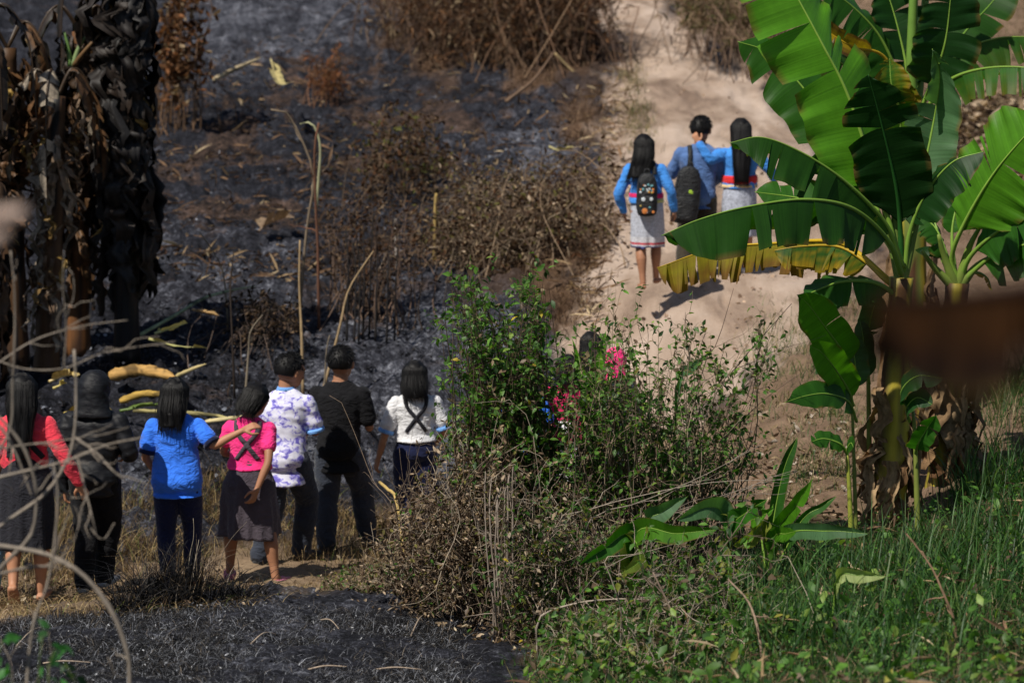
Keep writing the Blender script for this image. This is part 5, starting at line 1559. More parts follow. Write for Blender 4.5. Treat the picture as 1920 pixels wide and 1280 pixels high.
broad(1180, 14.9, 'broad green leaves with brown torn edges at the foot of the thicket', [
    ([(1185, 1010, 14.8), (1130, 1030, 14.7), (1085, 1060, 14.6)], .075, UPD, GREEN), ([(1190, 1005, 14.8), (1270, 1000, 14.6), (1345, 992, 14.5)], .07, UPD, LIGHTG * .6),
    ([(1185, 1020, 14.8), (1200, 1050, 14.6), (1165, 1075, 14.5)], .07, LTU, np.array([.14, .2, .03])), ([(1200, 1000, 14.9), (1240, 960, 14.9), (1290, 930, 14.9)], .075, UPD, PALEG)])
broad(1370, 15.0, 'pale green plant with leaves drooping among the twigs', [
    ([(1370, 1000, 15.0), (1400, 960, 14.9), (1440, 935, 14.8)], .07, UPD, GREEN), ([(1360, 980, 15.0), (1330, 950, 14.9), (1270, 975, 14.8)], .075, UPD, PALEG * .9), ([(1365, 1020, 15.0), (1340, 1100, 14.7), (1345, 1180, 14.6)], .05, LTU, np.array([.35, .36, .1])), ([(1375, 1050, 15.0), (1378, 1130, 14.6), (1366, 1195, 14.5)], .018, LTU, np.array([.30, .02, .03]))])
broad(1105, 17.0, 'two upright lime green leaves above the hidden walkers', [
    ([(1100, 760, 17.0), (1085, 690, 17.0), (1072, 632, 17.0)], .045, [np.array([-1, -.3, 0]), np.array([1, -.3, 0])], LIGHTG * .9), ([(1108, 760, 17.0), (1122, 690, 17.0), (1136, 620, 17.0)], .06, [np.array([-1, -.3, 0]), np.array([1, -.3, 0])], LIGHTG * .85)])
broad(1250, 16.2, 'pale leaf slanting up to the right out of the loose shrub', [([(1270, 740, 16.2), (1300, 690, 16.1), (1340, 655, 16.0)], .04, UPD, PALEG), ([(1255, 880, 16.2), (1245, 840, 16.1), (1235, 810, 16.0)], .05, LTU, LIGHTG * .6)])
broad(1560, 13.4, 'pale yellowing leaf lying in the grass', [([(1570, 1085, 13.4), (1610, 1078, 13.35), (1665, 1080, 13.3)], .045, UPD, np.array([.34, .42, .16]))])

# ------------------------------------------------------------------ grass and ground cover
def mask_on(poly, n, rg, dmax=60):
    q = sample_poly(poly, n, rg)
    return G(q[:, 0], q[:, 1])

def grass_patch(name, label, poly, nclump, per, h, w, cols, wts, seed, lean=(.2, .9), rad=.08, kind='stuff', mat=None, segs=5):
    rg = np.random.default_rng(seed + 700)
    c = mask_on(poly, nclump, rg)
    pos = np.repeat(c, per, 0); n = len(pos)
    pos[:, :2] += rg.normal(0, rad, (n, 2))
    pos[:, 2] = zg(pos[:, 0], pos[:, 1]) - .01
    sc = np.repeat(rg.uniform(.6, 1.25, nclump), per)
    V, Fl, C = blades(pos, rg.uniform(h[0], h[1], n) * sc, rg.uniform(0, 6.283, n), rg.uniform(lean[0], lean[1], n), rg.uniform(w[0], w[1], n), pal(rg, n, cols, wts), segs)
    o = add(name, V, Fl, mat or GRASS, None, c.mean(0), C)
    return tag(o, label, None, None, kind)

GP = [(960, 1400), (1030, 1200), (1150, 1090), (1350, 1010), (1600, 1000), (1760, 960), (1900, 930), (2300, 900), (2300, 1400)]
GG1, GG2, GG3, GG4 = (.030, .088, .018), (.055, .135, .028), (.016, .045, .012), (.11, .17, .05)
grass_patch('grass', 'dense mixed green grass at the lower right', GP, 4200, 9, (.06, .20), (.0025, .006), [GG1, GG2, GG3, (.16, .13, .06), (.30, .24, .14), (.06, .045, .025)], [4, 3, 4, 2.4, 1.8, 1.5], 1, (.2, 1.3))
grass_patch('tall_grass', 'tall green grass blades below the banana plants', [(1350, 1150), (1480, 1060), (1720, 1030), (1980, 960), (1980, 1200), (1700, 1280), (1400, 1290)], 230, 14, (.14, .46), (.005, .013), [GG1, GG2, GG4, GG3], [4, 3, 1.2, 2], 2, (.15, .9), .06)
grass_patch('meadow_grass', 'dark green grass behind the banana plants', [(1770, 960), (1800, 860), (1860, 720), (1960, 700), (2200, 700), (2200, 1000)], 190, 20, (.10, .36), (.004, .009), [GG1, GG2, GG3, (.26, .21, .11), (.11, .12, .04)], [3, 2, 2.5, 2.5, 2], 3, (.2, .8), .1)
grass_patch('road_edge_grass', 'thin green and straw coloured grass on the earth right of the road', [(1400, 640), (1470, 560), (1600, 530), (1620, 900), (1480, 960), (1440, 800)], 240, 14, (.05, .2), (.003, .007), [GG1, (.10, .13, .04), (.3, .24, .12), GG3], [3, 3, 3, 1], 4, (.3, 1.1), .12)
rgc = np.random.default_rng(31)
c = mask_on(GP, 11000, rgc)
_k = fbm(c * np.array([2.2, 2.2, 0]), 3, 63) + rgc.normal(0, .25, len(c)) > -.05
c = c[_k]
c[:, 2] += rgc.uniform(.03, .16, len(c))
V, Fl, C = scatter(ROUND, c, norm(rgc.normal(0, 1, (len(c), 3)) * np.array([1, 1, .5])), norm(rgc.normal(0, .7, (len(c), 3)) + np.array([-.1, -.3, 1.])), rgc.uniform(.012, .036, len(c)),
                   pal(rgc, len(c), [G1, G2, G3, (.09, .2, .02), (.2, .22, .02), D1], [4, 4, 3, 1.4, .25, .5]))
tag(add('ground_cover', V, Fl, SHLEAF, None, c.mean(0), C), 'round-leaved creeping ground cover among the grass', kind='stuff')
# dry trailside grass
STR = [(.32, .24, .12), (.22, .155, .075), (.13, .085, .045), (.07, .045, .028), (.10, .12, .03)]
grass_patch('dry_grass', 'dry straw grass along the far side of the lower trail', [(-150, 1090), (-150, 930), (200, 950), (420, 900), (700, 920), (760, 1000), (700, 1070), (560, 1075), (420, 1060), (240, 1080), (100, 1090)], 1000, 12, (.06, .26), (.003, .007), STR, [2.2, 3, 3, 2, 1], 5, (.3, 1.2), .1, mat=DRYLEAF)
grass_patch('dry_trail_litter', 'flattened straw and dead leaves on the trail', [(-100, 1165), (-100, 1090), (300, 1085), (640, 1070), (740, 1080), (640, 1125), (300, 1150)], 520, 9, (.04, .14), (.003, .006), STR, [2, 3, 3, 1, .7], 6, (.9, 1.8), .1, mat=DRYLEAF)
CH = [(.007, .007, .008), (.018, .018, .02), (.06, .055, .05), (.18, .15, .12)]
grass_patch('burnt_stubble', 'charred grass stubble on the burnt mound', [(-100, 1320), (-60, 1170), (300, 1140), (700, 1130), (860, 1160), (900, 1320)], 6500, 9, (.02, .085), (.0018, .0035), CH + [(.26, .27, .30), (.12, .125, .14)], [6, 4, 1.0, .4, 1.3, 1.6], 7, (.5, 1.8), .06, mat=DRYLEAF, segs=3)
grass_patch('charred_slope_stubble', 'sparse charred stubble over the burnt hillside', [(-200, 900), (-200, 60), (700, 60), (1080, 200), (1090, 560), (820, 800), (640, 900)], 1500, 8, (.03, .17), (.003, .007), CH[:3] + [(.10, .06, .035)], [5, 3, 1, 1], 8, (.4, 1.6), .12, mat=DRYLEAF, segs=3)
grass_patch('brown_brush_grass', 'brown dry grass at the left edge of the dirt road', DRY_POLY, 900, 12, (.06, .26), (.004, .009), [(.05, .03, .02), (.10, .06, .035), (.19, .12, .07), (.30, .21, .13)], [3, 4, 2, .8], 9, (.4, 1.5), .14, mat=DRYLEAF, segs=3)
grass_patch('hill_scrub', 'olive brown scrub right of the upper road', [(1250, -60), (1290, 40), (1440, 120), (1560, 200), (1700, 420), (2100, 460), (2100, -60)], 1100, 12, (.07, .3), (.005, .010), [(.10, .08, .04), (.2, .15, .09), (.06, .07, .02), (.04, .06, .02)], [3, 2, 2, 2], 10, (.4, 1.4), .2, mat=DRYLEAF, segs=3)

def litter(name, label, poly, n, size, cols, wts, seed, h=(.005, .04), mat=None, tmpl=CURL):
    rg = np.random.default_rng(seed + 900)
    c = mask_on(poly, n, rg)
    c[:, 2] += rg.uniform(h[0], h[1], n)
    V, Fl, C = scatter(tmpl, c, norm(rg.normal(0, 1, (n, 3)) * np.array([1, 1, .35])), norm(rg.normal(0, .6, (n, 3)) + np.array([0, 0, 1.])), rg.uniform(size[0], size[1], n), pal(rg, n, cols, wts))
    return tag(add(name, V, Fl, mat or DRYLEAF, None, c.mean(0), C), label, kind='stuff')
litter('leaf_litter', 'heap of pale dry banana litter right of the banana crowns', [(1765, 190), (1960, 190), (2100, 220), (2100, 380), (1900, 360), (1770, 300)], 2400, (.08, .26), [D3, D2, (.45, .36, .26), D1, D4], [3, 3, 1.2, 2, 2], 1, (.01, .14))
litter('fallen_leaves', 'dry leaves scattered on the trail and below the shrubs', [(-100, 1150), (0, 1080), (640, 1060), (760, 1000), (900, 1040), (1000, 1240), (760, 1160), (560, 1130), (200, 1150)], 1600, (.02, .06), [D3, D2, D1, (.5, .42, .3)], [2, 3, 3, .6], 2)
litter('earth_litter', 'dead leaves on the brown earth left of the banana trunk', [(1400, 930), (1420, 760), (1560, 760), (1640, 860), (1640, 980), (1520, 980)], 500, (.03, .09), [D3, D2, (.42, .36, .3), D1], [2, 3, 1.2, 2], 3)
litter('slope_debris', 'brown scorched leaves over the burnt hillside', [(250, 500), (300, 100), (700, 90), (1080, 160), (1100, 540), (900, 600), (640, 560)], 1700, (.03, .11), [D1, D4, (.07, .04, .028), D2], [3, 5, 4, 1.2], 4)
litter('ash_flakes', 'flakes of white ash on the burnt ground', [(-100, 1300), (0, 1170), (420, 1130), (760, 1140), (900, 1300)], 2600, (.008, .03), [(.16, .165, .18), (.32, .33, .36), (.5, .51, .54), (.015, .015, .018)], [3, 2, .8, 4], 5, (.0, .03))

LONG0 = (LEAF[0] * np.array([.22, 1, .6]), LEAF[1])
STRAW = [(.30, .21, .12), (.18, .11, .065), (.09, .055, .035), (.42, .33, .21)]
litter('straw_debris', 'straw and dead stalk pieces strewn over the burnt hillside', [(250, 540), (290, 150), (560, 60), (800, 130), (1100, 120), (1140, 560), (900, 560), (700, 480), (500, 560)], 2000, (.08, .32), STRAW, [1, 3, 5, .3], 11, (.01, .05), tmpl=LONG0)
litter('road_edge_straw', 'dry straw and leaves fringing the dirt road', [(1085, 600), (1110, 420), (1120, 120), (1100, -40), (1165, -40), (1185, 200), (1170, 420), (1130, 600)], 1300, (.06, .28), STRAW, [3, 3, 2, 1], 12, (.0, .04), tmpl=LONG0)
litter('ash_clods', 'lumps of pale grey ash and black char over the slope', [(-150, 900), (250, 480), (260, 0), (700, -40), (760, 130), (1120, 250), (1090, 340), (820, 760), (700, 940)], 5000, (.02, .06), [(.012, .012, .016), (.06, .064, .08), (.14, .15, .18), (.26, .275, .32)], [5, 3, 2, .6], 13, (.0, .03), tmpl=ROUND)
litter('road_stones', 'small stones and clods on the dirt road', [(1130, -40), (1230, -40), (1420, 160), (1560, 400), (1560, 520), (1380, 720), (1200, 680), (1120, 560), (1150, 300)], 700, (.015, .06), [(.40, .29, .21), (.26, .18, .13), (.5, .4, .31)], [3, 3, 1], 14, (.0, .008), tmpl=ROUND)
grass_patch('road_middle_grass', 'thin strip of olive grass between the wheel tracks', [(1170, 250), (1180, 120), (1200, 120), (1215, 260), (1200, 300)], 70, 14, (.06, .22), (.005, .010), [(.13, .12, .05), (.3, .24, .13), (.06, .08, .03)], [3, 3, 2], 15, (.3, 1.3), .12, mat=DRYLEAF, segs=3)

shrub('fresh leafy weeds filling the bottom centre right of the burnt mound', 'weed', SG, [(1080, 13.6), (1180, 13.4), (1300, 13.2), (1400, 13.2)],
      [[(1020, 1180), (1150, 1120), (1330, 1090), (1460, 1060), (1480, 1200), (1400, 1290), (1050, 1300)]],
      (12.9, 14.2), 85, [G1, G2, G4, G3, D1, (.16, .18, .03), D2], [5, 3, 1.5, 2.5, 1.6, 1, .8], (.022, .06), LEAF, None, ((.16, .14, .06), (.30, .25, .19)), (2, 5), (.08, .22), (3, 7), .004, .12, .1, seed=8, leafy=.2, stemleaf=6)
rgw = np.random.default_rng(77)
c = mask_on(GP, 5200, rgw)
_k = fbm(c * np.array([1.3, 1.3, 0]), 3, 66) + rgw.normal(0, .3, len(c)) > .3
c = c[_k]; c[:, 2] += rgw.uniform(.04, .26, len(c))
V, Fl, C = scatter(LEAF, c, norm(rgw.normal(0, 1, (len(c), 3)) + np.array([0, 0, -.3])), norm(rgw.normal(0, .6, (len(c), 3)) + np.array([-.1, -.2, 1.])), rgw.uniform(.03, .085, len(c)), pal(rgw, len(c), [G1, G2, G3, G4, D1, (.3, .28, .05)], [4, 4, 2, 2, .7, .15]))
tag(add('leafy_weeds', V, Fl, SHLEAF, None, c.mean(0), C), 'leafy green weeds mixed into the grass at the lower right', kind='stuff')
litter('grass_straw', 'pale dead grass stems lying in the green grass', GP, 800, (.06, .2), STRAW, [2, 3, 2, 1.2], 16, (.03, .16), tmpl=LONG0)
# ------------------------------------------------------------------ burnt bananas on the left
BK, BK2, BR2, OC = np.array([.006, .006, .0075]), np.array([.020, .013, .010]), np.array([.062, .032, .015]), np.array([.30, .19, .05])
CHARLEAF = foliage_mat('charred_leaf', .6, .05, .35, .5, 22, (1.1, .9, .6), stripes=True)
GB = 'scorched banana plants at the left'
def burnt_banana(px, d, tx, ty, r, label, cols, n, lenr, w, seed, stemcols, extra=None, zr=(.3, 1.0), out=.09):
    root, b = plant(px, d, label, GB, 'scorched_banana_plant', 'banana plant')
    top = LF(b, [(tx, ty, d)])[0]
    pseudostem(np.array([0, 0, -.1]), top, r, r * .6, root, seed=seed, cols=stemcols)
    dead_drape(root, np.zeros(3), top, r, n, lenr, seed, cols, 'charred_leaf', w, zr=zr, crinkle=.09, out=out, groups=8, mat=CHARLEAF)
    if extra: dead_drape(root, np.zeros(3), top, r, *extra)
    dead_drape(root, np.zeros(3), top, r * 1.1, 9, (.15, .4), seed + 50, (OC, BR2), 'scorched_leaf', (.03, .07), zr=(.35, .95), crinkle=.06, out=.1, groups=2, mat=CHARLEAF)
    rg = np.random.default_rng(seed)
    for i in range(5):   # collapsed crown leaves folded down over the trunk
        a = rg.uniform(0, 6.28); q = np.array([math.cos(a), math.sin(a) * .7, 0])
        l = rg.uniform(.4, .8)
        banana_leaf(np.array([top, top + q * l * .35 + np.array([0, 0, .25]), top + q * l * .7 + np.array([0, 0, -.1]), top + q * l * .8 + np.array([0, 0, -.9 * l - .3])]), rg.uniform(.1, .18),
                    [np.cross(q, [0, 0, 1.]) + np.array([0, 0, -.8]), -np.cross(q, [0, 0, 1.]) + np.array([0, 0, -.8])], parent=root, base_col=cols[rg.integers(2)] * 1.2, edge_col=BK, tears=8, sag=.4, bend=.8, seed=seed + i, shred=.4, rib_col=np.array([.05, .03, .016]), mat=CHARLEAF, rib_r=.014)
    return root, b, top
SC = (np.array([.07, .035, .015]), BK, np.array([.06, .032, .018]))
burnt_banana(238, 25.6, 232, -60, .13, 'charred black banana plant nearest the open burnt slope', (BK, BK2), 110, (.4, 1.2), (.04, .14), 1, (BK2, BK, BK), zr=(.38, 1))
burnt_banana(146, 25.9, 150, 60, .12, 'scorched banana plant with an orange brown bare trunk and two green stubs', (BK2, np.array([.10, .05, .02])), 66, (.4, 1.2), (.03, .10), 2, (np.array([.15, .065, .024]), np.array([.04, .02, .012]), np.array([.09, .042, .018])), zr=(.42, 1.0))
burnt_banana(86, 25.0, 108, 180, .13, 'scorched banana plant hung with pale grey dried leaf strips', (np.array([.26, .215, .175]), np.array([.11, .055, .025])), 46, (.3, .9), (.025, .06), 3, SC, out=.05)
burnt_banana(28, 25.6, 14, 90, .14, 'scorched banana plant at the left edge with a collapsed dark crown', (BK2, np.array([.12, .058, .024])), 44, (.3, 1.0), (.03, .10), 4, SC, zr=(.5, 1))
burnt_banana(-40, 24.4, -40, 60, .14, 'scorched banana plant mostly outside the left edge of the photo', (BK2, BR2), 40, (.5, 1.4), (.04, .1), 6, SC)
for pts, c, lb in (([(130, 112, 25.7), (126, 85, 25.7), (121, 62, 25.7)], (.14, .25, .07), 'left'), ([(134, 115, 25.7), (146, 90, 25.7), (164, 62, 25.7)], (.22, .30, .13), 'right')):
    pass
par = [o for o in col.objects if o.get('label', '').startswith('scorched banana plant with an orange')][0]
for pts, c in (([(132, 125, 25.6), (127, 85, 25.6), (120, 60, 25.6)], (.14, .25, .07)), ([(136, 125, 25.6), (148, 90, 25.6), (166, 60, 25.6)], (.22, .30, .13)), ([(138, 125, 25.6), (160, 95, 25.5), (190, 62, 25.5)], (.16, .09, .04))):
    v, fl = tube(crs(np.array([P(*q) for q in pts]) - np.array(par.location), 8), np.linspace(.03, .012, 8), 8)
    add('leaf_stub', v, fl, RIB, par, None, np.tile(c, (len(v), 1)))

# ------------------------------------------------------------------ dead brush on the slope
BD = 'dead brush on the burnt hillside'
LONG = (LEAF[0] * np.array([.35, 1, 1]), LEAF[1])
D5, D6 = (.075, .036, .018), (.15, .075, .035)
kw = dict(lmat=DRYLEAF, amp=.08)
shrub('large brown dry brush at the top beside the road', 'dry shrub', BD, [(760, 46), (880, 45), (1000, 44), (1055, 43)], [[(700, 20), (820, -60), (1080, -80), (1075, 90), (960, 130), (760, 90)], [(900, 40), (1085, -20), (1085, 120), (1000, 150)]],
      (43, 49), 420, [D5, D6, D4, D1, D2], [4, 2.5, 3, 2, 1.2], (.08, .24), LONG, twig_col=((.09, .05, .03), (.13, .075, .045), (.20, .13, .08), (.05, .03, .02)), side=(6, 11), sidelen=(.2, .9), leaf_n=(2, 5), r0=.010, seed=21, arch=.35, leafy=.2, stemleaf=4, spread=.55, lmat=DRYLEAF, amp=.25)
shrub('brown leafy dead bush above the tallest green shrub', 'dry shrub', BD, [(850, 29.6), (960, 29.4), (1060, 29.4)], [[(760, 430), (850, 360), (1000, 320), (1110, 370), (1130, 500), (1000, 550), (850, 520)]],
      (28.6, 32.5), 190, [D1, D5, D4, D2, (.11, .10, .03), D3], [4, 3, 4, 2, 1.6, .6], (.04, .10), CURL, twig_col=((.20, .14, .09), (.12, .08, .055), (.30, .23, .16)), side=(4, 9), sidelen=(.15, .5), leaf_n=(2, 5), r0=.008, seed=22, arch=.2, leafy=.2, stemleaf=3, spread=.6, **kw)
shrub('thin dead weeds in the middle of the burnt slope', 'dry shrub', BD, [(720, 34), (780, 34.5), (690, 33)], [[(680, 330), (720, 190), (790, 170), (850, 300), (800, 360)]],
      (33, 36), 60, [D1, D5, D4, (.10, .10, .03)], [3, 3, 3, 1.2], (.05, .11), CURL, twig_col=((.12, .08, .05),), side=(3, 6), sidelen=(.15, .4), leaf_n=(2, 6), r0=.008, seed=23, arch=.05, leafy=.3, spread=.3, **kw)
shrub('bare brown twiggy dead shrub left of the brown leafy bush', 'dry shrub', BD, [(690, 27.4), (660, 27.2), (730, 27.4)], [[(600, 380), (690, 330), (780, 360), (800, 440), (700, 500), (620, 470)]],
      (27, 28.6), 60, [D1, D5, D4], [3, 3, 3], (.03, .09), CURL, twig_col=((.10, .065, .045), (.17, .11, .08), (.035, .025, .02)), side=(4, 8), sidelen=(.2, .55), leaf_n=(1, 4), r0=.010, seed=24, arch=.05, leafy=.35, stemleaf=2, spread=.3, **kw)
shrub('small rust coloured dead bush high on the burnt slope', 'dry shrub', BD, [(605, 40.5)], [[(570, 170), (590, 110), (640, 100), (640, 160)]], (40, 41.5), 26, [D6, (.18, .07, .03)], [1, 1], (.06, .16), LONG, twig_col=((.14, .07, .04),), leaf_n=(3, 6), seed=25, spread=.25, r0=.01, **kw)
shrub('rust brown hanging dead foliage right of the charred banana', 'dry shrub', BD, [(330, 38), (300, 38)], [[(295, -60), (380, -60), (375, 60), (340, 130), (300, 120)]], (37, 39.5), 34, [D6, (.20, .09, .04), D5, D2], [3, 2, 3, 1], (.07, .2), CURL, twig_col=((.12, .07, .04),), leaf_n=(3, 6), seed=26, spread=.3, r0=.012, hang=.5, **kw)
shrub('low grey brown stubble of dead stems behind the boy in black', 'dry shrub', BD, [(470, 26), (520, 26), (440, 25.6)], [[(420, 560), (520, 540), (560, 620), (460, 640)]], (25.6, 27), 40, [D4, D1, (.03, .025, .02)], [3, 2, 3], (.04, .09), CURL, twig_col=((.06, .045, .04), (.14, .10, .08)), leaf_n=(1, 4), seed=27, spread=.3, r0=.006, **kw)
shrub('olive and brown dry scrub right of the upper road', 'dry shrub', BD, [(1330, 44), (1420, 42)], [[(1250, -40), (1440, -60), (1460, 60), (1360, 90), (1280, 50)]], (42, 48), 110, [D1, (.09, .09, .03), D2, (.05, .07, .02)], [3, 2, 2, 1], (.08, .2), LONG, twig_col=((.14, .09, .06),), leaf_n=(4, 8), seed=28, spread=.6, r0=.01, **kw)

# single stalks
ST = 'dry stalks standing on the burnt slope'
def stalk(pts, colr, r, label, name='dry_stalk', cat='stalk', forks=0, seed=0, grp=ST, root_=True):
    ln_ = list(pts)
    if root_:
        px, d = ln_[0][0], ln_[0][2]
        ln_ = [gd(px, d)] + ln_[1:]
    return twig_bundle(label, grp, [ln_], colr, r, seed, name, cat, .006, forks, 14, 6)
TAN2, GRY = (.34, .24, .13), (.22, .18, .13)
stalk([(568, 700, 24.8), (566, 640, 24.9), (563, 575, 25.0), (561, 520, 25.0), (562, 450, 25.1)], TAN2, (.020, .010), 'upright tan cane behind the head of the boy in tie-dye')
stalk([(598, 720, 24.6), (625, 660, 24.8), (640, 600, 24.9), (655, 540, 25), (700, 470, 25.2)], TAN2, (.018, .008), 'slanting tan cane behind the boy in black')
stalk([(606, 700, 24.4), (612, 660, 24.4), (618, 628, 24.4)], GRY, (.014, .006), 'short grey stick just left of the head of the boy in black')
stalk([(458, 740, 24.2), (466, 660, 24.3), (470, 620, 24.3), (492, 590, 24.4)], GRY, (.016, .006), 'grey stick with a bent tip above the girl in pink')
stalk([(440, 720, 24.6), (436, 640, 24.6), (432, 540, 24.7), (438, 470, 24.8)], (.035, .024, .018), (.014, .007), 'thin charred stem between the girls in blue and pink')
stalk([(428, 560, 27.0), (418, 510, 27), (395, 465, 27), (373, 434, 27)], (.24, .2, .14), (.012, .007), 'leaning grey reed on the open ash left of the stalks')
stalk([(598, 560, 27.0), (596, 470, 27), (592, 380, 27), (590, 280, 27), (598, 230, 27)], (.14, .065, .04), (.02, .014), 'tall red brown stem with a pale curled tip', forks=2, seed=4)
stalk([(560, 560, 27.2), (575, 430, 27.2), (588, 330, 27.2), (560, 250, 27.2), (535, 210, 27.2), (508, 206, 27.1)], (.17, .13, .09), (.022, .012), 'charred sapling arching left with a bleached bent tip', forks=3, seed=5)
stalk([(592, 400, 27.1), (598, 330, 27.1), (600, 270, 27.1), (585, 232, 27.1), (562, 232, 27.1)], (.40, .40, .24), (.020, .012), 'pale hooked stem curling over beside the red brown one', root_=False)
for i, (x, y0, y1) in enumerate(((672, 590, 430), (680, 596, 440), (692, 588, 400), (664, 575, 450), (704, 580, 460), (740, 565, 440), (650, 560, 430), (725, 575, 470))):
    stalk([(x, y0, 26.6 + .1 * (i % 3)), (x + 3, (y0 + y1) / 2, 26.7), (x + (i * 7 % 19) - 6, y1, 26.8)], (.014, .012, .012), (.013, .006), 'thin black burnt stem in the cluster below the bare shrub', 'charred_stem', 'burnt stem', 1, 40 + i, 'thin black burnt stems below the bare shrub')
stalk([(745, 470, 29), (742, 440, 29), (741, 410, 29)], (.42, .38, .34), (.02, .012), 'short bleached stub left of the brown leafy bush')
stalk([(815, 430, 30), (816, 390, 30), (818, 362, 30)], (.42, .29, .10), (.03, .02), 'short ochre stub at the left of the brown leafy bush')
stalk([(1040, 100, 42), (1070, 130, 42), (1100, 155, 41.8)], (.36, .26, .13), (.03, .015), 'straw coloured fallen stalk below the large brown brush', root_=False)
stalk([(950, 190, 38), (1000, 150, 39), (1040, 95, 40)], (.22, .14, .09), (.03, .012), 'grey brown leaning branch below the large brown brush', root_=False)

# fallen stems and leaves
FALLEN = bark_mat('fallen_fibre', .75, .55, 14, (.12, 1.6, 1.6), .7)
FL = 'fallen banana leaves and stems on the burnt ground'
def fallen_stem(pts, r, colr, label, seed=0, bulge=.12, name='fallen_banana_stem', cat='fallen stem'):
    p = np.array([P(*q) for q in pts]); p[:, 2] = np.maximum(p[:, 2], zg(p[:, 0], p[:, 1]) + .02)
    c = crs(p, 30)
    rr = np.interp(np.linspace(0, 1, 30), [0, .1, .7, 1], [r * .6, r, r * .85, r * .25]) * (1 + bulge * np.sign(np.sin(np.linspace(0, 26, 30))) * .5)
    V, Fl = tube(c, rr, 12)
    f = fbm(V * np.array([6, 6, 14.]), 3, seed)
    C = np.where((f > .2)[:, None], np.asarray(colr) * 1.15, np.where((f < -.35)[:, None], np.asarray(colr) * .35, np.asarray(colr)))
    return tag(add(name, V, Fl, FALLEN, None, c[0], C), label, cat, FL)
fallen_stem([(205, 705, 24.3), (260, 694, 24.3), (310, 702, 24.2), (335, 716, 24.1)], .062, (.40, .235, .075), 'golden fallen banana stem with overlapping sheaths behind the hooded person', 1, .16)
fallen_stem([(225, 752, 23.6), (270, 738, 23.6), (322, 742, 23.5)], .035, (.36, .23, .05), 'ochre fallen stem lying below the golden one', 2)
fallen_stem([(250, 770, 23.4), (320, 772, 23.3), (400, 778, 23.2), (450, 790, 23.1)], .02, (.28, .24, .10), 'thin olive fallen stem behind the girl in blue', 3)
fallen_stem([(385, 790, 23.0), (440, 783, 23.0), (470, 780, 23)], .02, (.50, .42, .22), 'pale straw stem behind the neck of the girl in pink', 4)
fallen_stem([(240, 640, 25.6), (330, 590, 26.0), (380, 560, 26.4), (430, 545, 26.6), (478, 536, 26.8)], .018, (.22, .27, .16), 'long green and white leaf stalk lying across the ash', 5)
fallen_stem([(330, 705, 24.4), (360, 692, 24.5), (386, 682, 24.5)], .02, (.42, .34, .16), 'short tan stick rising from the end of the golden stem', 6)
fallen_stem([(560, 1000, 21.5), (600, 990, 21.6), (620, 985, 21.6)], .03, (.35, .24, .13), 'brown dead stem on the ground between the boys', 7)
fallen_stem([(400, 150, 38), (440, 130, 38.5), (490, 108, 39)], .035, (.36, .29, .18), 'pale bleached log on the upper burnt slope', 8)
def fallen_leaf(pts, w, colr, label, seed=0, edge=None):
    p = np.array([P(*q) for q in pts]); p[:, 2] = np.maximum(p[:, 2], zg(p[:, 0], p[:, 1]) + .03)
    o = banana_leaf(p, w, [np.array([-.2, -.8, .45]), np.array([.2, .9, .3])], base_col=np.asarray(colr), edge_col=edge, tears=2, sag=.3, bend=.3, seed=seed, pf=.06, n=30, name='fallen_leaf', rib_r=.012, rib_col=np.asarray(colr) * 1.2, mat=DEADLEAF)
    return tag(o, label, 'fallen leaf', FL)
fallen_leaf([(280, 635, 25.2), (330, 648, 25.0), (388, 652, 24.9)], .08, (.40, .38, .16), 'yellow green fallen leaf on the ash right of the charred trunk', 1)
fallen_leaf([(290, 625, 25.4), (325, 614, 25.4), (352, 605, 25.5)], .06, (.34, .36, .18), 'pale green fallen leaf above the yellow green one', 2)
fallen_leaf([(362, 580, 26), (392, 588, 25.8), (412, 592, 25.8)], .05, (.42, .27, .13), 'orange tan curled leaf beside the long leaf stalk', 3)
fallen_leaf([(92, 715, 24.0), (120, 705, 24.0), (150, 702, 24)], .09, (.50, .38, .16), 'cream fallen leaf behind the girl in coral', 4)
fallen_leaf([(100, 728, 23.8), (112, 722, 23.8), (125, 718, 23.8)], .06, (.42, .34, .10), 'small yellow leaf scrap behind the girl in coral', 5)
fallen_leaf([(275, 478, 29.5), (288, 470, 29.6), (304, 460, 29.8)], .05, (.48, .38, .24), 'small cream leaf on the dark ash right of the charred trunk', 6)
fallen_leaf([(508, 112, 39), (518, 145, 38.2), (530, 158, 37.9), (552, 152, 37.8)], .10, (.50, .42, .20), 'curved yellow cream leaf standing out on the upper slope', 7)
fallen_leaf([(486, 432, 30.5), (515, 415, 30.8), (548, 405, 31)], .16, (.24, .17, .12), 'broad grey brown leaf lying below the arching sapling', 8)
fallen_leaf([(120, 775, 23.2), (165, 765, 23.2), (210, 768, 23.2)], .08, (.34, .25, .06), 'mustard leaf behind the shoulder of the hooded person', 9)
fallen_leaf([(225, 770, 23.2), (280, 760, 23.2), (330, 765, 23.1)], .05, (.09, .14, .03), 'dark green leaf behind the hair of the girl in blue', 10)
fallen_leaf([(1030, 275, 34.5), (1050, 282, 34.4), (1075, 276, 34.3)], .07, (.40, .35, .15), 'pale leaf on the blue ash near the road edge', 11)
fallen_leaf([(730, 1110, 16.9), (765, 1105, 16.9), (800, 1118, 16.8)], .03, (.60, .52, .34), 'small pale curled leaf at the edge of the burnt mound', 12)
# a scrap of litter beside the road
v, fl = ellipsoid((0, 0, 0), (.075, .06, .035), 18, 12)
v = v + normals(v, fl) * (fbm(v * 30, 3, 4) * .02)[:, None]
o = G(1108, 163)[0]
tag(add('litter_scrap', v, fl, cloth_mat('white_plastic', (.6, .64, .7), .4, .1, 40, 0, .5), None, o + np.array([0, 0, .03])), 'crumpled white scrap of litter at the left edge of the road', 'litter')
o.shape

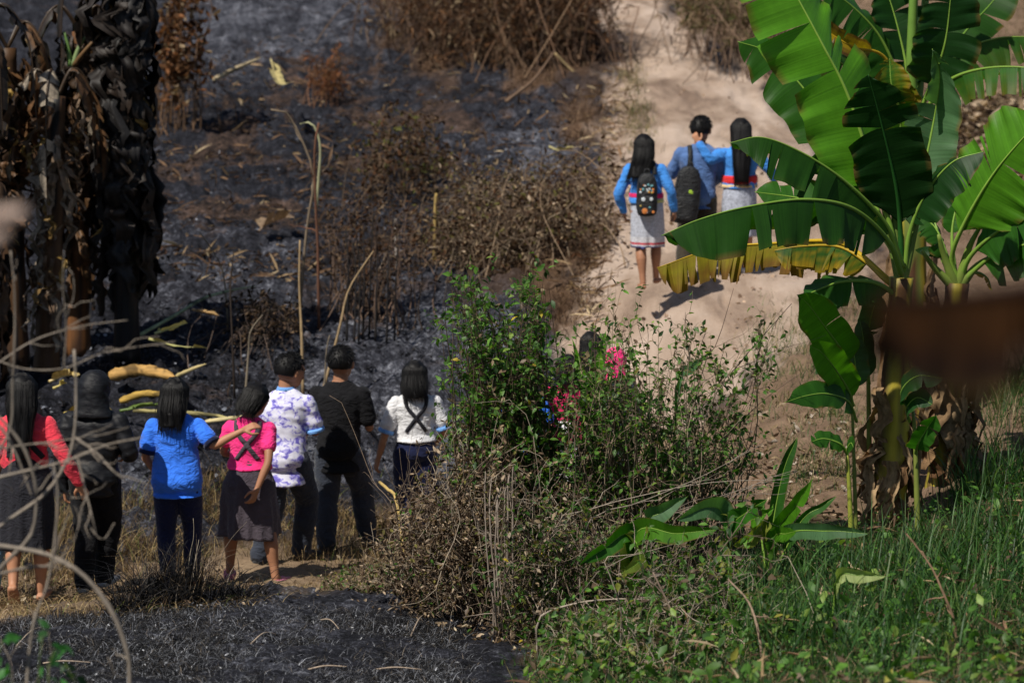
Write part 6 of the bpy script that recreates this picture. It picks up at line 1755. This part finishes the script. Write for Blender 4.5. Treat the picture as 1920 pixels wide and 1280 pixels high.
# burnt tufts on the mound
def tuft(px, d, n, h, label, cols, wts, seed, w=(.004, .008), lean=(.1, 1.1), name='burnt_grass_tuft', cat='grass tuft', grp='burnt grass tufts on the near mound', mat=None, rad=.06):
    rg = np.random.default_rng(seed)
    b = on_ground(px, d)
    pos = np.tile(b, (n, 1)) + np.stack([rg.normal(0, rad, n), rg.normal(0, rad, n), np.full(n, -.02)], -1)
    V, Fl, C = blades(pos, rg.uniform(h[0], h[1], n), rg.uniform(0, 6.283, n), rg.uniform(lean[0], lean[1], n), rg.uniform(w[0], w[1], n), pal(rg, n, cols, wts), 7, .8)
    return tag(add(name, V, Fl, mat or DRYLEAF, None, b, C), label, cat, grp)
tuft(318, 15.9, 220, (.2, .58), 'spiky charred grass tuft in front of the leggings', CH + [(.22, .17, .12)], [6, 3, 1, .6, 1], 1)
tuft(362, 15.8, 170, (.2, .56), 'charred grass tuft between the girls in blue and pink', CH + [(.22, .17, .12)], [6, 3, 1, .6, 1], 2)
tuft(268, 15.8, 150, (.2, .55), 'drooping burnt grass tuft left of the spiky one', CH, [6, 3, 1, .3], 3, lean=(.5, 1.6))
tuft(425, 15.9, 150, (.15, .45), 'flattened burnt grass tuft below the plum grey pinafore', CH, [6, 3, 1, .3], 4, lean=(.9, 1.9))
tuft(232, 15.6, 110, (.15, .42), 'low burnt grass tuft below the hooded person', CH, [6, 3, 1, .3], 5, lean=(.7, 1.8))
tuft(480, 16.0, 100, (.1, .38), 'sparse burnt grass tuft at the right of the mound crest', CH, [6, 3, 1, .3], 6, lean=(.9, 1.9))
twig_bundle('long thin straw leaning over the plum grey pinafore', 'burnt grass tufts on the near mound', [[gd(400, 15.9), (412, 1050, 15.9), (430, 1015, 15.85), (462, 980, 15.8)]], (.16, .13, .10), (.004, .0015), 30, name='straw', cat='straw')
twig_bundle('pair of pale upright straws in front of the navy leggings', 'burnt grass tufts on the near mound', [[gd(348, 15.9), (352, 1060, 15.9), (360, 1000, 15.9), (361, 968, 15.9)], [gd(358, 15.9), (364, 1060, 15.9), (372, 1010, 15.9)]], (.34, .29, .22), (.004, .0015), 31, name='straw', cat='straw')
for i, (x0, y0, x1, y1) in enumerate(((770, 1196, 802, 1154), (570, 1260, 650, 1270), (30, 1215, 90, 1180), (60, 1250, 170, 1262), (600, 1165, 640, 1190), (690, 1260, 790, 1275), (470, 1210, 520, 1195))):
    a, b_ = G(x0, y0)[0], G(x1, y1)[0]
    V, Fl = tube(crs([a + [0, 0, .01], (a + b_) / 2 + [0, 0, .05], b_ + [0, 0, .06 if i % 2 else .02]], 12), np.linspace(.006, .002, 12), 5)
    tag(add('fallen_twig', V, Fl, TWIG, None, a, np.tile((.33, .26, .2), (len(V), 1))), ['pale twig at the right end of the burnt mound', 'tan stick on the mound at the bottom edge', 'thin pale straw at the far left of the mound', 'long pale straw at the lower left of the mound', 'brown twig near the middle of the mound crest', 'forked tan stick at the bottom below the brown shrub', 'faint grey twig on the ashy middle of the mound'][i], 'twig', 'twigs lying on the near burnt mound')
# tall grass clumps at the right
for i, (x, d, n_, lb) in enumerate(((1880, 17.6, 130, 'tall dark green grass clump at the right edge of the photo'), (1820, 17.4, 90, 'dark grass clump just right of the withered banana trunk'), (1800, 21.5, 70, 'grass tuft below the blurred brown leaf'), (1900, 21.3, 90, 'grass tuft at the right edge above the tall clump'), (1530, 13.6, 70, 'bright green grass clump in front of the banana trunk'), (1450, 13.5, 70, 'green grass clump right of the dead stems'), (1620, 13.2, 60, 'green grass clump right of the yellowing leaf'))):
    tuft(x, d, n_, (.25, .6) if i < 4 else (.2, .42), lb, [GG1, GG2, GG3, GG4], [4, 3, 3, .8], 60 + i, (.006, .013), (.1, .8), 'grass_clump', 'grass clump', 'green grass clumps on the right bank', GRASS, .1)
# dry seed stalk and fallen stalks, bottom right
stalk([(1790, 1300, 12.6), (1792, 1200, 12.6), (1788, 1160, 12.6), (1768, 1110, 12.6), (1745, 1060, 12.65), (1700, 1000, 12.7)], (.26, .16, .10), (.011, .003), 'broken dry stalk standing in the grass at the bottom right', forks=4, seed=71, grp='dry stalks in the green grass')
fl_ = [(1600, 1262, 12.2), (1660, 1262, 12.15), (1720, 1275, 12.1), (1760, 1268, 12.1), (1800, 1246, 12.2)]
twig_bundle('bent dry stalk lying along the bottom right edge', 'dry stalks in the green grass', [fl_], (.36, .27, .19), (.012, .004), 72, forks=4, name='dry_stalk', cat='stalk')
stalk([(1430, 1290, 12.8), (1425, 1200, 12.8), (1405, 1130, 12.9), (1365, 1085, 13)], (.24, .17, .12), (.010, .004), 'leaning grey brown stalk at the right of the thicket', forks=3, seed=73, grp='dry stalks in the green grass')

# ------------------------------------------------------------------ bare branches close to the camera, left
root = empty('bare_shrub', on_ground(-150, 9.2), 0, 'leafless grey shrub with crossing branches at the lower left, closest to the camera', 'bare shrub')
ro = np.array(root.location)
BL = [([(235, 1600, 8.9), (243, 1280, 9.0), (238, 1220, 9.0), (212, 1150, 9.0), (165, 1086, 9.0), (110, 1048, 9.0), (50, 1030, 9.05), (-60, 1015, 9.1)], (.013, .010)),
      ([(-150, 1560, 9.2), (-110, 1250, 9.2), (-20, 1092, 9.2), (25, 1040, 9.2), (60, 1000, 9.2), (69, 930, 9.2), (60, 880, 9.2), (45, 840, 9.2), (12, 795, 9.2), (-40, 745, 9.2)], (.013, .007)),
      ([(-140, 1560, 9.4), (-90, 1080, 9.4), (-20, 1002, 9.4), (30, 965, 9.4), (80, 930, 9.4), (106, 898, 9.4), (130, 855, 9.4), (141, 800, 9.4), (143, 730, 9.4), (139, 655, 9.4)], (.014, .006)),
      ([(-130, 940, 9.4), (-20, 900, 9.3), (60, 880, 9.3), (130, 862, 9.3), (200, 834, 9.3), (268, 820, 9.3)], (.009, .004)),
      ([(40, 1600, 9.0), (55, 1220, 9.0), (90, 1090, 9.0), (104, 1000, 9.0), (108, 920, 9.0), (100, 872, 9.0)], (.010, .004)),
      ([(-60, 960, 9.5), (-10, 860, 9.5), (20, 800, 9.5), (24, 720, 9.5), (28, 620, 9.5), (27, 540, 9.5), (20, 470, 9.5)], (.009, .004)),
      ([(141, 820, 9.4), (180, 848, 9.35), (210, 880, 9.3), (236, 902, 9.3)], (.006, .003)), ([(145, 855, 9.4), (158, 910, 9.35), (172, 965, 9.3), (180, 1000, 9.3)], (.006, .003)),
      ([(-60, 850, 9.6), (30, 836, 9.6), (110, 826, 9.6), (190, 815, 9.6), (242, 800, 9.6)], (.006, .0025)), ([(-40, 780, 9.3), (0, 800, 9.3), (30, 850, 9.3), (60, 930, 9.3)], (.008, .004)),
      ([(120, 690, 9.6), (124, 610, 9.6), (118, 540, 9.6), (120, 470, 9.6)], (.005, .002)), ([(-30, 700, 9.7), (60, 640, 9.7), (150, 612, 9.7), (240, 600, 9.7)], (.005, .002)),
      ([(-40, 660, 9.7), (40, 690, 9.7), (120, 690, 9.7), (200, 660, 9.7), (330, 640, 9.7)], (.004, .002)), ([(0, 1075, 9.1), (60, 1062, 9.1), (110, 1062, 9.1)], (.008, .005)), ([(106, 898, 9.4), (150, 960, 9.5), (190, 1010, 9.5), (215, 980, 9.5)], (.006, .003)),
      ([(30, 1600, 9.2), (25, 1290, 9.2), (20, 1230, 9.2), (50, 1200, 9.2), (75, 1190, 9.2)], (.005, .002)), ([(90, 1600, 9.2), (92, 1290, 9.2), (95, 1220, 9.2), (90, 1180, 9.2)], (.005, .002))]
rgf = np.random.default_rng(3)
for pts, (r0, r1) in BL:
    p = crs(np.array([P(*q) for q in pts]) - ro, 36)
    V, Fl = tube(p, np.linspace(r0, r1, 36) * .72 * (1 + .10 * rgf.normal(0, 1, 36).clip(-1, 2)), 8)
    bo = add('branch', V, Fl, TWIG, root, None, np.tile(np.array([.22, .185, .15]) * rgf.uniform(.7, 1.15), (len(V), 1)))
    tw = []
    for _ in range(3):
        i = rgf.integers(6, 33); dv = norm(norm(p[i + 1] - p[i]) + rgf.normal(0, .6, 3) * np.array([1, .5, 1])); l = rgf.uniform(.06, .2)
        V2, F2 = tube(wiggle(rgf, p[i], p[i] + dv * l, 7, .01), np.linspace(min(.0035, r1), .001, 7), 5)
        tw.append((V2, F2))
    V2, F2 = merge(tw)
    add('twig', V2, F2, TWIG, bo, None, np.tile((.25, .21, .17), (len(V2), 1)))
# leafy seedling beside it
b = on_ground(50, 9.0)
sr = empty('seedling', b, 0, 'small blurred green seedling at the bottom left corner', 'seedling')
st, lp_ = [], []
for x, y in ((5, 1200), (20, 1260), (-5, 1240), (105, 1210), (90, 1245), (115, 1278), (80, 1190), (120, 1240), (5, 1285), (130, 1275)):
    tip = P(x, y, 8.9 + rgf.uniform(-.1, .1)) - b
    V, Fl = tube(wiggle(rgf, np.array([rgf.normal(0, .03), 0, -.02]), tip, 8, .04), np.linspace(.004, .0015, 8), 5)
    st.append((V, Fl)); lp_ += [tip + rgf.normal(0, .015, 3) for _ in range(3)]
V, Fl = merge(st); add('stems', V, Fl, TWIG, sr, None, np.tile((.10, .14, .04), (len(V), 1)))
lp_ = np.array(lp_); m = len(lp_)
V, Fl, C = scatter(LEAF, lp_, norm(rgf.normal(0, 1, (m, 3))), norm(rgf.normal(0, .5, (m, 3)) + np.array([0, -.5, .8])), rgf.uniform(.04, .075, m), pal(rgf, m, [(.02, .10, .015), (.04, .16, .03)], [1, 1]))
add('foliage', V, Fl, SHLEAF, sr, None, C)

# ------------------------------------------------------------------ withered leaf hanging right in front of the lens, on its own plant beside the camera
b = on_ground(2500, 2.3)
nr = empty('withered_plant', b, 0, 'dark brown withered leaf hanging close to the camera at the right, far out of focus', 'withered plant')
base = P(2350, 500, 2.2) - b
v, fl = tube(crs([np.zeros(3), base * np.array([.6, .6, .5]) + np.array([.05, 0, 0]), base], 14), np.linspace(.02, .008, 14), 8)
add('stem', v, fl, TWIG, nr, None, np.tile((.07, .035, .02), (len(v), 1)))
banana_leaf(np.array([P(2350, 500, 2.2), P(2150, 505, 2.2), P(1950, 530, 2.15), P(1780, 548, 2.1), P(1640, 552, 2.05)]) - b, .085, [np.array([0, -.35, -1]), np.array([0, .5, -1])], parent=nr, base_col=np.array([.060, .022, .004]), edge_col=np.array([.008, .004, .004]), pf=.08, tears=3, sag=.2, bend=.2, seed=5, rib_r=.010, rib_col=np.array([.03, .015, .012]), mat=DEADLEAF, tipw=.75)
b = on_ground(-420, 3.2)
nl = empty('dead_twig', b, 0, 'pinkish grey twig end far out of focus at the left edge', 'twig')
for pts in ([(-420, 900, 3.2), (-200, 470, 3.15), (-60, 410, 3.1), (45, 400, 3.05)], [(-420, 900, 3.2), (-160, 560, 3.15), (-40, 470, 3.1), (6, 440, 3.05)]):
    q = np.array([P(*x) for x in pts]) - b
    v, fl = tube(crs(np.concatenate([[np.zeros(3)], q]), 24), np.linspace(.012, .009, 24), 8)
    add('branch', v, fl, TWIG, nl, None, np.tile((.40, .30, .25), (len(v), 1)))
# ------------------------------------------------------------------ camera, light
cd = bpy.data.cameras.new('camera')
cam = bpy.data.objects.new('camera', cd); col.objects.link(cam)
cd.sensor_fit = 'HORIZONTAL'; cd.sensor_width = 36
cd.lens = F_PX / 1920 * 36
cd.clip_start = .2; cd.clip_end = 1000
cam.rotation_euler = (math.pi / 2 - PITCH, 0, 0)
cd.dof.use_dof = True; cd.dof.focus_distance = 16.6; cd.dof.aperture_fstop = 2.8; cd.dof.aperture_blades = 0
scene.camera = cam
sd = bpy.data.lights.new('sun', 'SUN'); sun = bpy.data.objects.new('sun', sd); col.objects.link(sun)
SUNV = Vector((-.40, -.44, .80)).normalized()
sd.energy = 4.9; sd.angle = math.radians(.5); sd.color = (1, .94, .84)
sun.rotation_euler = SUNV.to_track_quat('Z', 'Y').to_euler()
w = bpy.data.worlds.new('World'); scene.world = w; w.use_nodes = True
wt = w.node_tree
sk = wt.nodes.new('ShaderNodeTexSky'); sk.sky_type = 'NISHITA'; sk.sun_disc = False
sk.sun_elevation = math.asin(SUNV.z); sk.sun_rotation = math.atan2(SUNV.x, SUNV.y)
wt.links.new(sk.outputs[0], wt.nodes['Background'].inputs[0])
wt.nodes['Background'].inputs[1].default_value = .06
vs = scene.view_settings
vs.view_transform = 'Standard'; vs.look = 'None'; vs.exposure = .12; vs.gamma = 1
scene.cycles.max_bounces = 6
